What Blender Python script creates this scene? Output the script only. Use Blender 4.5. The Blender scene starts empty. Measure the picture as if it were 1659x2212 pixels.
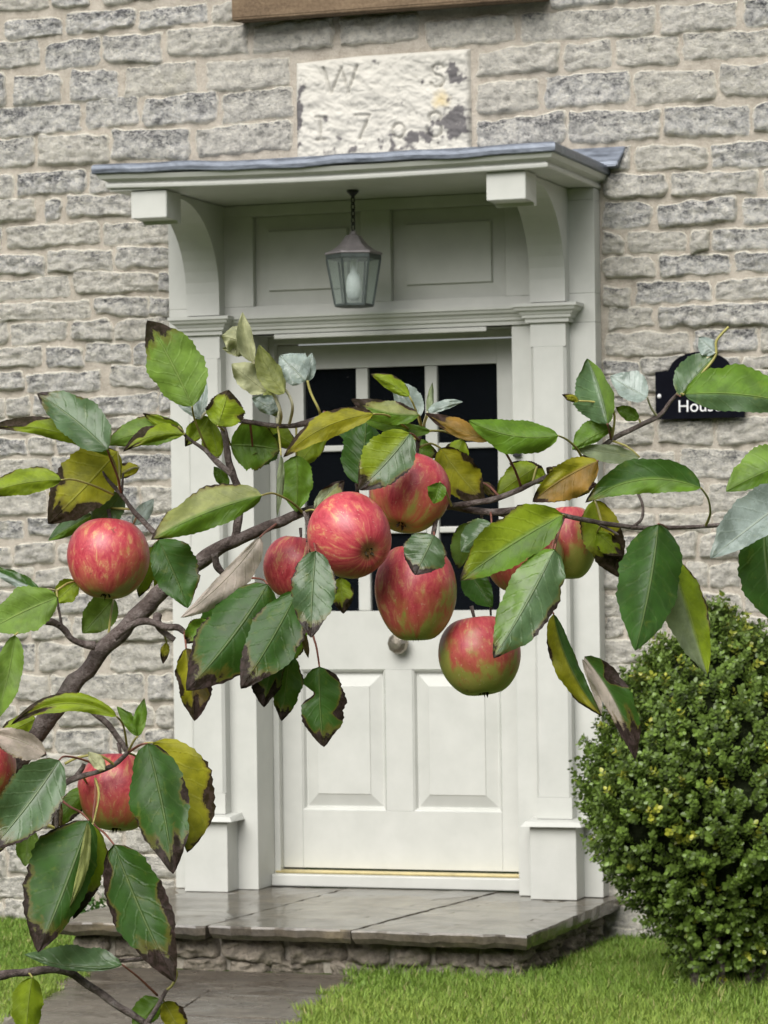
import bpy, bmesh, math, random
import numpy as np
from mathutils import Vector, Matrix, noise as mnoise
random.seed(7); rng = np.random.default_rng(7)
scene = bpy.context.scene
COL = scene.collection

# ------------------------------------------------------------------ camera
FPX = 6800.0; IW, IH = 1659.0, 2212.0
TH = math.atan(.34); PH = 102/6800; RHO = .0131
Fv = Vector((-math.sin(TH)*math.cos(PH), math.cos(TH)*math.cos(PH), math.sin(PH)))
R0 = Vector((math.cos(TH), math.sin(TH), 0)); U0 = R0.cross(Fv)
Rv = math.cos(RHO)*R0 - math.sin(RHO)*U0
Uv = math.cos(RHO)*U0 + math.sin(RHO)*R0
CAM = Vector((11*math.sin(TH), -.08-11*math.cos(TH), 1.42))
cd = bpy.data.cameras.new('camera'); cam = bpy.data.objects.new('camera', cd); COL.objects.link(cam)
m3 = Matrix((Rv, Uv, -Fv)).transposed()
cam.matrix_world = Matrix.Translation(CAM) @ m3.to_4x4()
cd.sensor_fit = 'HORIZONTAL'; cd.sensor_width = 36; cd.lens = 36*FPX/IW
cd.clip_start = .05; cd.clip_end = 500
cd.dof.use_dof = True; cd.dof.focus_distance = 2.8; cd.dof.aperture_fstop = 85
scene.camera = cam
def ray(x, y): return Fv + Rv*((x-829.5)/FPX) - Uv*((y-1106)/FPX)
def at(x, y, Z): return CAM + ray(x, y)*Z                       # point at distance Z in front of the camera
def aty(x, y, Y): d = ray(x, y); return CAM + d*((Y-CAM.y)/d.y)   # point on a wall-parallel plane
def atz(x, y, Zh): d = ray(x, y); return CAM + d*((Zh-CAM.z)/d.z) # point on a level plane

# ------------------------------------------------------------------ sky, sun, exposure
SUN_EL, SUN_AZ = math.radians(42), math.radians(186)   # azimuth from +Y clockwise: behind the camera, to its left
w = bpy.data.worlds.new('World'); scene.world = w; w.use_nodes = True
nt = w.node_tree; bg = nt.nodes['Background']
sky = nt.nodes.new('ShaderNodeTexSky'); sky.sky_type = 'NISHITA'; sky.sun_disc = False
sky.sun_elevation = SUN_EL; sky.sun_rotation = SUN_AZ
sky.air_density = 1.0; sky.dust_density = 4.0; sky.ozone_density = 1.0
hs = nt.nodes.new('ShaderNodeHueSaturation'); hs.inputs['Saturation'].default_value = .30
nt.links.new(sky.outputs[0], hs.inputs['Color']); nt.links.new(hs.outputs[0], bg.inputs[0])
bg.inputs[1].default_value = .06
sl = bpy.data.lights.new('sun', 'SUN'); so = bpy.data.objects.new('sun', sl); COL.objects.link(so)
sl.energy = 1.5; sl.angle = math.radians(52); sl.color = (1, .98, .95)
sd = Vector((math.sin(SUN_AZ)*math.cos(SUN_EL), math.cos(SUN_AZ)*math.cos(SUN_EL), math.sin(SUN_EL)))
so.rotation_euler = (-sd).to_track_quat('-Z', 'Y').to_euler()
scene.view_settings.view_transform = 'Standard'; scene.view_settings.look = 'None'
scene.view_settings.exposure = 1.10; scene.view_settings.gamma = 1
scene.view_settings.use_curve_mapping = False
scene.render.engine = 'CYCLES'

# ------------------------------------------------------------------ helpers
def tag(o, label, cat, group=None):
    o['label'] = label; o['category'] = cat
    if group: o['group'] = group
    return o
def empty(name, loc=(0, 0, 0)):
    o = bpy.data.objects.new(name, None); o.empty_display_size = .1; o.location = loc; COL.objects.link(o); return o
def WORLD(p):
    M = Matrix.Translation(p.location)
    return WORLD(p.parent) @ p.matrix_parent_inverse @ M if p.parent else M
def link(name, me, mat, parent=None, smooth=False):
    o = bpy.data.objects.new(name, me); COL.objects.link(o)
    if mat: me.materials.append(mat)
    if parent:
        o.parent = parent
        o.matrix_parent_inverse = WORLD(parent).inverted()
    if smooth and len(me.polygons): me.polygons.foreach_set('use_smooth', [True]*len(me.polygons))
    return o
def pydata(name, v, f, mat, parent=None, smooth=False):
    me = bpy.data.meshes.new(name); me.from_pydata([tuple(p) for p in v], [], f); me.update()
    return link(name, me, mat, parent, smooth)
def bm_obj(name, bm, mat, parent=None, smooth=False):
    me = bpy.data.meshes.new(name); bm.normal_update(); bm.to_mesh(me); bm.free()
    return link(name, me, mat, parent, smooth)
def box(bm, x0, x1, y0, y1, z0, z1):
    vs = [bm.verts.new((x, y, z)) for z in (z0, z1) for y in (y0, y1) for x in (x0, x1)]
    for q in ((0, 2, 3, 1), (4, 5, 7, 6), (0, 1, 5, 4), (2, 6, 7, 3), (0, 4, 6, 2), (1, 3, 7, 5)):
        bm.faces.new([vs[i] for i in q])
    return vs
def boxes(name, lst, mat, parent=None, bev=.0025):
    bm = bmesh.new()
    for b in lst: box(bm, *b)
    if bev: bmesh.ops.bevel(bm, geom=bm.edges[:], offset=bev, segments=2, affect='EDGES', profile=.5)
    return bm_obj(name, bm, mat, parent)
def prism_x(bm, poly, x0, x1):        # poly in (y, z)
    a = [bm.verts.new((x0, y, z)) for y, z in poly]; b = [bm.verts.new((x1, y, z)) for y, z in poly]
    n = len(poly); bm.faces.new(a[::-1]); bm.faces.new(b)
    for i in range(n): bm.faces.new((a[i], a[(i+1) % n], b[(i+1) % n], b[i]))
def prism_z(bm, poly, z0, z1):        # poly in (x, y)
    a = [bm.verts.new((x, y, z0)) for x, y in poly]; b = [bm.verts.new((x, y, z1)) for x, y in poly]
    n = len(poly); bm.faces.new(a[::-1]); bm.faces.new(b)
    for i in range(n): bm.faces.new((a[i], a[(i+1) % n], b[(i+1) % n], b[i]))
def sweep(bm, path, prof, zf=None):   # moulding: plan path (x, y), profile (out, z), mitred corners; outward = left of travel
    n = len(path); seg = []
    for i in range(n-1):
        d = Vector((path[i+1][0]-path[i][0], path[i+1][1]-path[i][1])).normalized(); seg.append(Vector((d.y, -d.x)))
    rows = []
    for i in range(n):
        if i == 0: m = seg[0]
        elif i == n-1: m = seg[-1]
        else: m = (seg[i-1]+seg[i])/(1+seg[i-1].dot(seg[i]))
        rows.append([bm.verts.new((path[i][0]+m.x*o, path[i][1]+m.y*o, z+(zf(path[i][0]) if zf else 0))) for o, z in prof])
    for i in range(n-1):
        for j in range(len(prof)-1):
            bm.faces.new((rows[i][j], rows[i+1][j], rows[i+1][j+1], rows[i][j+1]))
    for r in (rows[0], rows[-1]):
        try: bm.faces.new(r)
        except ValueError: pass
def tube_data(pts, rad, n=7):
    V, F = [], []; prev = None; N = len(pts)
    for i, p in enumerate(pts):
        t = (pts[min(i+1, N-1)]-pts[max(i-1, 0)]).normalized()
        if prev is None: a = t.orthogonal().normalized()
        else: a = (prev - t*prev.dot(t)).normalized()
        prev = a; b = t.cross(a)
        for k in range(n):
            an = 2*math.pi*k/n; V.append(p+(a*math.cos(an)+b*math.sin(an))*rad[i])
    for i in range(N-1):
        for k in range(n): F.append((i*n+k, i*n+(k+1) % n, (i+1)*n+(k+1) % n, (i+1)*n+k))
    F.append(tuple(range(n))[::-1]); F.append(tuple((N-1)*n+k for k in range(n)))
    return V, F
def catmull(P, R, sub=5):
    out, rr = [], []
    for i in range(len(P)-1):
        p0, p1, p2, p3 = P[max(i-1, 0)], P[i], P[i+1], P[min(i+2, len(P)-1)]
        for s in range(sub):
            t = s/sub
            out.append(.5*((2*p1)+(p2-p0)*t+(2*p0-5*p1+4*p2-p3)*t*t+(3*p1-p0-3*p2+p3)*t**3)); rr.append(R[i]+(R[i+1]-R[i])*t)
    out.append(P[-1]); rr.append(R[-1]); return out, rr
def lathe(prof, n=24):                # prof (r, z) -> V, F round z
    V, F = [], []
    for r, z in prof:
        for k in range(n): a = 2*math.pi*k/n; V.append(Vector((r*math.cos(a), r*math.sin(a), z)))
    for i in range(len(prof)-1):
        for k in range(n): F.append((i*n+k, i*n+(k+1) % n, (i+1)*n+(k+1) % n, (i+1)*n+k))
    return V, F
def fbm(p, o=3): return mnoise.fractal(Vector(p), 1.0, 2.0, o)
def setcol(me, name, arr):
    a = me.attributes.new(name, 'FLOAT_COLOR', 'POINT'); a.data.foreach_set('color', np.asarray(arr, dtype=np.float32).ravel())

# ------------------------------------------------------------------ material helpers
class Mat:
    def __init__(s, name, rough=.6, spec=.5, base=None):
        s.m = bpy.data.materials.new(name); s.m.use_nodes = True; s.t = s.m.node_tree
        s.b = s.t.nodes['Principled BSDF']; s.b.inputs['Roughness'].default_value = rough
        s.b.inputs['Specular IOR Level'].default_value = spec
        if base: s.b.inputs['Base Color'].default_value = (*base, 1)
    def n(s, ty, **kw):
        nd = s.t.nodes.new(ty)
        for k, v in kw.items():
            if k.startswith('i_'): nd.inputs[k[2:].replace('_', ' ')].default_value = v
            else: setattr(nd, k, v)
        return nd
    def l(s, a, b): s.t.links.new(a, b)
    def coord(s, kind='Object', scale=None):
        c = s.n('ShaderNodeTexCoord').outputs[kind]
        if scale is not None:
            mp = s.n('ShaderNodeMapping'); mp.inputs['Scale'].default_value = scale; s.l(c, mp.inputs[0]); c = mp.outputs[0]
        return c
    def noise(s, vec, scale, detail=4, rough=.6, dist=0):
        nd = s.n('ShaderNodeTexNoise'); nd.inputs['Scale'].default_value = scale; nd.inputs['Detail'].default_value = detail
        nd.inputs['Roughness'].default_value = rough; nd.inputs['Distortion'].default_value = dist
        if vec is not None: s.l(vec, nd.inputs['Vector'])
        return nd.outputs['Fac']
    def ramp(s, fac, stops):
        nd = s.n('ShaderNodeValToRGB'); e = nd.color_ramp.elements
        while len(e) < len(stops): e.new(.5)
        for el, (p, c) in zip(e, stops): el.position = p; el.color = (*c, 1) if len(c) == 3 else c
        s.l(fac, nd.inputs[0]); return nd.outputs[0]
    def mix(s, fac, a, b, mode='MIX'):
        nd = s.n('ShaderNodeMix', data_type='RGBA', blend_type=mode)
        for sock, v in ((nd.inputs[0], fac), (nd.inputs[6], a), (nd.inputs[7], b)):
            if hasattr(v, 'links') or isinstance(v, bpy.types.NodeSocket): s.l(v, sock)
            else: sock.default_value = v if not isinstance(v, tuple) else (*v, 1)
        return nd.outputs[2]
    def math(s, op, a, b=None, c=None, clamp=False):
        nd = s.n('ShaderNodeMath', operation=op, use_clamp=clamp)
        for i, v in enumerate((a, b, c)):
            if v is None: continue
            if isinstance(v, bpy.types.NodeSocket): s.l(v, nd.inputs[i])
            else: nd.inputs[i].default_value = v
        return nd.outputs[0]
    def smooth(s, x, lo, hi):
        nd = s.n('ShaderNodeMapRange', interpolation_type='SMOOTHSTEP'); s.l(x, nd.inputs[0])
        nd.inputs[1].default_value = lo; nd.inputs[2].default_value = hi; return nd.outputs[0]
    def bump(s, h, strength, dist):
        nd = s.n('ShaderNodeBump'); nd.inputs['Strength'].default_value = strength; nd.inputs['Distance'].default_value = dist
        s.l(h, nd.inputs['Height']); s.l(nd.outputs[0], s.b.inputs['Normal']); return nd
    def attr(s, name):
        return s.n('ShaderNodeAttribute', attribute_name=name)
    def color(s, c): s.l(c, s.b.inputs['Base Color'])
    def roughness(s, c): s.l(c, s.b.inputs['Roughness'])

def mat_paint():
    m = Mat('painted_timber', .45, .4); c = m.coord()
    n = m.noise(c, 9, 5); f = m.noise(m.coord(scale=(60, 60, 4)), 1, 3)
    col = m.ramp(n, [(.3, (.495, .503, .466)), (.7, (.555, .56, .522))])
    dirt = m.smooth(m.noise(c, 2.7, 6, .7), .58, .8)
    col = m.mix(m.math('MULTIPLY', dirt, .25), col, (.36, .365, .31)); m.color(col)
    m.bump(m.math('ADD', f, m.math('MULTIPLY', n, .5)), .10, .004); return m.m
def mat_stone():
    m = Mat('rough_limestone', .9, .25); c = m.coord('Object')
    st = m.attr('st').outputs['Color']; sp = m.n('ShaderNodeSeparateColor'); m.l(st, sp.inputs[0])
    edge, up, rnd = sp.outputs[0], sp.outputs[1], sp.outputs[2]
    n1 = m.noise(c, 34, 7, .74); n2 = m.noise(c, 100, 6, .75); n3 = m.noise(m.coord(scale=(1, 1, 1.7)), 17, 5, .68, .8)
    n4 = m.noise(m.coord(scale=(1, 1, 2.0)), 52, 6, .72, 1.2)
    base = m.ramp(n1, [(.34, (.20, .20, .20)), (.42, (.52, .515, .50)), (.52, (.74, .725, .68)), (.62, (.93, .90, .82))])
    warm = m.mix(m.math('MULTIPLY', m.smooth(rnd, .2, 1.0), .75), base, m.mix(.55, base, (.76, .71, .58)))
    s1 = m.math('ADD', m.math('MULTIPLY', up, .36), m.math('MULTIPLY', n3, 1.0))
    s1 = m.math('ADD', s1, m.math('MULTIPLY', rnd, -.15))
    dark = m.math('MULTIPLY', m.smooth(s1, .58, .80), m.smooth(n4, .43, .56))
    col = m.mix(m.math('MULTIPLY', dark, .90), warm, (.085, .088, .10))
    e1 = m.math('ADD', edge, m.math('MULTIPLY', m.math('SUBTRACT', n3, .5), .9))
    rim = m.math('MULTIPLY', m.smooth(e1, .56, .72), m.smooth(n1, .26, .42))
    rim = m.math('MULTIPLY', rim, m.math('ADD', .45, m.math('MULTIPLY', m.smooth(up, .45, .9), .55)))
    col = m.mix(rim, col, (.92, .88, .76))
    pit = m.smooth(n2, .32, .44); col = m.mix(m.math('MULTIPLY', m.math('SUBTRACT', 1, pit), .55), col, (.12, .115, .11))
    moss = m.math('MULTIPLY', m.smooth(m.noise(c, 5.5, 4), .62, .76), .25); col = m.mix(moss, col, (.50, .46, .27))
    m.color(col)
    h = m.math('ADD', m.math('MULTIPLY', n1, 1.0), m.math('MULTIPLY', n2, .45)); h = m.math('ADD', h, m.math('MULTIPLY', n4, .9))
    m.bump(h, 1.0, .020); return m.m
def mat_mortar():
    m = Mat('lime_mortar', .95, .2); c = m.coord()
    n = m.noise(c, 14, 6, .7); n2 = m.noise(c, 120, 4, .7)
    col = m.ramp(n, [(.3, (.28, .25, .21)), (.52, (.41, .37, .315)), (.75, (.56, .52, .455))]); m.color(m.mix(.25, col, m.ramp(n2, [(.3, (.2, .17, .14)), (.7, (.65, .6, .5))])))
    m.bump(m.math('ADD', m.math('MULTIPLY', n, 1.5), m.math('MULTIPLY', n2, .4)), .8, .01); return m.m
def mat_simple(name, col, rough=.5, spec=.5, metal=0, nscale=20, var=.3, bump=.1, bd=.003):
    m = Mat(name, rough, spec); m.b.inputs['Metallic'].default_value = metal; c = m.coord()
    n = m.noise(c, nscale, 5, .65)
    m.color(m.ramp(n, [(.25, tuple(x*(1-var) for x in col)), (.75, tuple(min(1, x*(1+var)) for x in col))]))
    m.bump(n, bump, bd); return m.m
def mat_lead():
    m = Mat('sheet_lead', .38, .6); m.b.inputs['Metallic'].default_value = .55; c = m.coord()
    n = m.noise(m.coord(scale=(2, 6, 10)), 6, 5)
    m.color(m.ramp(n, [(.3, (.10, .115, .14)), (.6, (.20, .225, .27)), (.8, (.36, .39, .44))])); m.roughness(m.ramp(n, [(.3, (.3,)*3), (.7, (.55,)*3)]))
    m.bump(m.noise(c, 22, 3), .35, .006); return m.m
def mat_sandstone():
    m = Mat('brown_sandstone', .85, .25); c = m.coord()
    n = m.noise(m.coord(scale=(1, 2, 5)), 7, 6, .65); n2 = m.noise(c, 90, 4, .7)
    m.color(m.mix(.25, m.ramp(n, [(.3, (.085, .055, .032)), (.55, (.16, .11, .065)), (.75, (.25, .18, .115))]), m.ramp(n2, [(.35, (.1, .07, .05)), (.7, (.4, .3, .2))])))
    m.bump(m.math('ADD', n, n2), .4, .005); return m.m
def mat_wetslab(name, cols, rlo, rhi):
    m = Mat(name, .3, .5); c = m.coord(); cs = m.coord(scale=(1.6, 4.5, 4))
    n = m.noise(cs, 3.2, 7, .65, .6); n2 = m.noise(c, 60, 4, .7)
    m.color(m.mix(.2, m.ramp(n, [(.28, cols[0]), (.46, cols[1]), (.60, cols[2]), (.74, cols[3])]), m.ramp(n2, [(.3, (.03, .028, .025)), (.75, (.4, .36, .3))])))
    m.roughness(m.ramp(m.noise(c, 5, 4), [(.35, (rlo,)*3), (.65, (rhi,)*3)]))
    m.bump(m.math('ADD', n, m.math('MULTIPLY', n2, .15)), .25, .006); return m.m
def mat_attrcol(name, rough, spec, trans=0.0, attr='col', nscale=0):
    m = Mat(name, rough, spec); col = m.attr(attr).outputs['Color']
    if nscale:
        col = m.mix(m.math('MULTIPLY', m.smooth(m.noise(m.coord(), nscale, 4), .35, .75), .4), col, (.02, .02, .02))
    m.color(col)
    if trans:
        tr = m.n('ShaderNodeBsdfTranslucent'); m.l(col, tr.inputs[0]); mx = m.n('ShaderNodeMixShader'); mx.inputs[0].default_value = trans
        m.l(m.b.outputs[0], mx.inputs[1]); m.l(tr.outputs[0], mx.inputs[2]); m.l(mx.outputs[0], m.t.nodes['Material Output'].inputs[0])
    return m.m
def mat_leaf():
    m = Mat('apple_leaf', .4, .5)
    uv = m.attr('luv').outputs['Color']; sp = m.n('ShaderNodeSeparateColor'); m.l(uv, sp.inputs[0])
    u, v, br = sp.outputs[0], sp.outputs[1], sp.outputs[2]          # u 0..1 across (0.5 = midrib), v along, br = dead margin
    gl = m.attr('lgl').outputs['Fac']
    base = m.attr('lcol').outputs['Color']
    au = m.math('ABSOLUTE', m.math('MULTIPLY', m.math('SUBTRACT', u, .5), 2))
    c = m.coord('Object'); n = m.noise(c, 45, 5, .65); n2 = m.noise(c, 190, 4, .65); n3 = m.noise(c, 85, 4, .7, .6)
    # side veins sweep towards the tip
    ph = m.math('SUBTRACT', m.math('MULTIPLY', v, 7.5), m.math('MULTIPLY', au, 1.7))
    ph = m.math('ADD', ph, m.math('MULTIPLY', m.math('SUBTRACT', n, .5), 1.1))
    saw = m.math('ABSOLUTE', m.math('SUBTRACT', m.math('FRACT', ph), .5))
    vein = m.math('SUBTRACT', 1, m.smooth(saw, .0, .13)); mid = m.math('SUBTRACT', 1, m.smooth(au, .012, .06))
    allv = m.math('MAXIMUM', m.math('MULTIPLY', vein, .20), mid)
    mott = m.mix(m.smooth(n, .32, .68), m.mix(.5, base, (.012, .028, .004)), base)
    mott = m.mix(m.math('MULTIPLY', m.smooth(n3, .55, .75), .4), mott, m.mix(.5, base, (.30, .30, .03)))
    vcol = m.mix(.5, base, (.42, .46, .20))
    col = m.mix(m.math('MULTIPLY', allv, .36), mott, vcol)
    pu = m.math('MULTIPLY', m.smooth(br, .42, .60), m.smooth(n3, .35, .6))
    b0 = m.math('ADD', br, m.math('MULTIPLY', m.math('SUBTRACT', n3, .5), .55))
    ring = m.smooth(b0, .42, .56); dead = m.smooth(b0, .55, .64)
    col = m.mix(m.math('MULTIPLY', ring, .55), col, (.16, .11, .02)); col = m.mix(m.math('MULTIPLY', dead, .93), col, m.mix(m.smooth(n2, .4, .65), (.012, .007, .008), (.042, .026, .028)))
    spots = m.math('MULTIPLY', m.smooth(n2, .68, .74), m.smooth(n, .5, .62)); col = m.mix(m.math('MULTIPLY', spots, .7), col, (.06, .03, .012))
    m.color(col)
    m.l(m.math('MULTIPLY', m.math('ADD', .16, m.math('MULTIPLY', gl, .42)), m.math('SUBTRACT', 1, m.math('MULTIPLY', dead, .8))), m.b.inputs['Specular IOR Level'])
    m.roughness(m.math('ADD', m.math('SUBTRACT', .56, m.math('MULTIPLY', gl, .28)), m.math('MULTIPLY', m.math('SUBTRACT', n, .5), .2)))
    h = m.math('SUBTRACT', m.math('MULTIPLY', n, .25), m.math('MULTIPLY', allv, .5)); m.bump(h, .75, .0020)
    tr = m.n('ShaderNodeBsdfTranslucent'); m.l(m.mix(.35, col, (.30, .42, .03), 'MIX'), tr.inputs[0])
    mx = m.n('ShaderNodeMixShader'); m.l(m.math('MULTIPLY', m.math('SUBTRACT', 1, dead), .30), mx.inputs[0])
    m.l(m.b.outputs[0], mx.inputs[1]); m.l(tr.outputs[0], mx.inputs[2]); m.l(mx.outputs[0], m.t.nodes['Material Output'].inputs[0])
    return m.m
def mat_bark():
    m = Mat('apple_bark', .75, .3); c = m.coord('Object'); n = m.noise(c, 70, 6, .7); n2 = m.noise(c, 260, 4, .7); n3 = m.noise(c, 18, 4)
    col = m.ramp(n, [(.3, (.05, .036, .033)), (.46, (.13, .10, .09)), (.62, (.25, .21, .195)), (.8, (.42, .385, .37))])
    m.color(m.mix(m.math('MULTIPLY', m.smooth(n3, .55, .72), .5), col, (.22, .21, .17)))
    m.bump(m.math('ADD', n, m.math('MULTIPLY', n2, .7)), 1.0, .006); return m.m
def mat_apple(name, red, ax, seed):
    # red: how far the blush covers the fruit; ax: local direction of the sunny side
    m = Mat(name, .34, .5); c = m.coord('Object'); m.b.inputs['Coat Weight'].default_value = .5; m.b.inputs['Coat Roughness'].default_value = .36
    off = m.n('ShaderNodeVectorMath', operation='ADD'); m.l(c, off.inputs[0]); off.inputs[1].default_value = (seed*3.1, seed*1.7, seed*.6); c2 = off.outputs[0]
    s = m.n('ShaderNodeSeparateXYZ'); m.l(c, s.inputs[0])
    ang = m.math('ARCTAN2', s.outputs[1], s.outputs[0])
    cv = m.n('ShaderNodeCombineXYZ'); m.l(m.math('MULTIPLY', m.math('COSINE', ang), 1.0), cv.inputs[0]); m.l(m.math('SINE', ang), cv.inputs[1]); m.l(m.math('MULTIPLY', s.outputs[2], 15), cv.inputs[2])
    o2 = m.n('ShaderNodeVectorMath', operation='ADD'); m.l(cv.outputs[0], o2.inputs[0]); o2.inputs[1].default_value = (seed*2.3, seed*.9, seed)
    str1 = m.noise(o2.outputs[0], 4.6, 6, .72, .5); str2 = m.noise(o2.outputs[0], 2.6, 4, .6)
    bl = m.noise(c2, 40, 4, .65); sp = m.noise(c2, 330, 3, .6)
    d = m.n('ShaderNodeVectorMath', operation='DOT_PRODUCT'); m.l(c, d.inputs[0]); d.inputs[1].default_value = ax
    side = m.math('MULTIPLY', d.outputs['Value'], 21)
    x = m.math('ADD', m.math('ADD', side, red), m.math('MULTIPLY', m.math('SUBTRACT', str2, .5), 2.0)); x = m.math('ADD', x, m.math('MULTIPLY', m.math('SUBTRACT', bl, .5), .5))
    blush = m.smooth(x, .12, .95)
    ground = m.ramp(bl, [(.3, (.28, .30, .055)), (.7, (.44, .38, .09))])
    redc = m.ramp(str1, [(.36, (.40, .014, .042)), (.46, (.54, .040, .080)), (.55, (.60, .10, .10)), (.64, (.66, .32, .15))])
    xs = m.math('ADD', x, m.math('MULTIPLY', m.math('SUBTRACT', str1, .5), -2.0)); streak = m.smooth(xs, .0, .55)
    col = m.mix(m.math('MULTIPLY', streak, .75), ground, (.50, .10, .06)); col = m.mix(m.math('MULTIPLY', blush, .9), col, redc)
    col = m.mix(m.math('MULTIPLY', m.smooth(sp, .64, .70), .45), col, (.66, .52, .34))
    # russet in the two hollows
    rr = m.math('SQRT', m.math('ADD', m.math('MULTIPLY', s.outputs[0], s.outputs[0]), m.math('MULTIPLY', s.outputs[1], s.outputs[1])))
    cav = m.math('SUBTRACT', 1, m.smooth(m.math('ADD', rr, m.math('MULTIPLY', m.math('SUBTRACT', bl, .5), .012)), .004, .013)); col = m.mix(m.math('MULTIPLY', cav, .7), col, (.20, .17, .05))
    scab = m.math('MULTIPLY', m.smooth(m.noise(c2, 120, 5, .7, .8), .62, .68), m.smooth(bl, .48, .6)); col = m.mix(m.math('MULTIPLY', scab, .75), col, (.12, .075, .035))
    m.color(col); m.roughness(m.ramp(bl, [(.3, (.38,)*3), (.7, (.55,)*3)])); m.bump(m.math('ADD', bl, m.math('MULTIPLY', sp, .4)), .22, .002); return m.m

PAINT = mat_paint(); STONE = mat_stone(); MORTAR = mat_mortar(); LEAD = mat_lead(); SAND = mat_sandstone()
BLACK = mat_simple('black_iron', (.018, .018, .02), .4, .5, .3); BRASS = mat_simple('brass', (.86, .74, .42), .28, .5, .9, 30, .15)
OLDBRASS = mat_simple('tarnished_brass', (.30, .27, .22), .35, .5, .85, 40, .4)
SIGN = mat_simple('black_slate', (.003, .0035, .007), .6, .05, 0, 30, .3); WHITE = mat_simple('white_enamel', (.8, .8, .82), .5)
def mat_pane():
    m = Mat('door_glass', .05, .5, (.005, .006, .008)); m.b.inputs['IOR'].default_value = 1.55
    m.bump(m.noise(m.coord(scale=(1, 1, 2.5)), 7, 3), .3, .008); return m.m
PANE = mat_pane()
def mat_lglass():
    m = Mat('lantern_glass', .1, .5, (.42, .47, .45)); tr = m.n('ShaderNodeBsdfTransparent'); tr.inputs[0].default_value = (.86, .91, .89, 1)
    mx = m.n('ShaderNodeMixShader'); mx.inputs[0].default_value = .22
    m.l(tr.outputs[0], mx.inputs[1]); m.l(m.b.outputs[0], mx.inputs[2]); m.l(mx.outputs[0], m.t.nodes['Material Output'].inputs[0]); return m.m
LGLASS = mat_lglass()
COPPER = mat_simple('weathered_lantern_roof', (.24, .22, .225), .5, .5, .2, 30, .2); DARKMETAL = mat_simple('dark_lantern_metal', (.06, .075, .07), .5, .5, .2, 30, .3)
BULB = mat_simple('frosted_bulb', (.78, .84, .83), .5); LEAFM = mat_leaf(); BARK = mat_bark()

# ------------------------------------------------------------------ house
house = tag(empty('stone_house'), 'grey limestone cottage front with pale mortar round a porched doorway', 'house')
XL, XR = -.487, .473            # door opening
bm = bmesh.new()
for b in ((-5, XL-.02, 0, .45, -.1, 5.0), (XR+.02, 5, 0, .45, -.1, 5.0), (XL-.02, XR+.02, 0, .45, 2.24, 5.0)): box(bm, *b)
wall = bm_obj('wall', bm, MORTAR, house)

# --- rubble stones traced course by course
def wz(x, y): return aty(x, y, 0)
def stone_mesh(x0, x1, z0, z1, seed, nz=12, pale=0.):
    x0 -= .005; x1 += .005; z0 -= .005; z1 += .005
    hw, hh = (x1-x0)/2, (z1-z0)/2; cx, cz = (x0+x1)/2, (z0+z1)/2
    proud = .012 + .014*random.random()
    V, F, A = [], [], []; rnd = random.random()+pale
    nx = max(10, min(34, int(hw/.006)))
    cr = [random.uniform(.25, 1.0)**2*min(hh*.85, .030) for _ in range(4)]        # each corner broken off by its own amount
    sk = random.uniform(-.008, .008); tp = random.uniform(-.006, .006)
    facets = [(random.uniform(-1, 1)*hw, random.uniform(-1, 1)*hh, random.uniform(-.13, .13), random.uniform(-.22, .10), random.uniform(-.003, .006)) for _ in range(5)]
    for j in range(nz+1):
        t = -1+2*j/nz
        for i in range(nx+1):
            s = -1+2*i/nx
            u, v = hw*s, hh*t
            # corner cut: pull vertices of the corner square on to an arc
            c = cr[(1 if s > 0 else 0)+(2 if t > 0 else 0)]
            du, dv = abs(u)-(hw-c), abs(v)-(hh-c)
            if c > .002 and du > 0 and dv > 0:
                m_ = max(du, dv); L = math.hypot(du, dv); f = m_/L if L else 1
                u = math.copysign(hw-c+du*f, u); v = math.copysign(hh-c+dv*f, v)
            on = fbm((u*24+seed, v*24, seed*.7), 3)
            px = cx+u+on*.011*abs(s)**3*(1 if s > 0 else -1); pz = cz+v+sk*s+tp*s*t+fbm((px*17, seed+t*.7, 3.1), 3)*.0105*abs(t)**2
            d = min(hw*(1-abs(s)), hh*(1-abs(t))); rise = 1-math.exp(-d/.0036)
            face = min(a*(u-fx)+b*(v-fz)+e for fx, fz, a, b, e in facets)
            rough = fbm((px*30+seed, pz*44, seed), 4)*.0120+max(-.012, face)*.8
            q = fbm((px*13, pz*30+seed*2, 5.), 3); rough += (.5-abs((q*3) % 1-.5))*.016
            y = .004-max(.007+.003*on, proud+rough)*rise
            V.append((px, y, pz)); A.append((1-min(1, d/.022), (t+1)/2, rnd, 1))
    for j in range(nz):
        for i in range(nx):
            a = j*(nx+1)+i; F.append((a, a+1, a+nx+2, a+nx+1))
    return V, F, A
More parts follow.
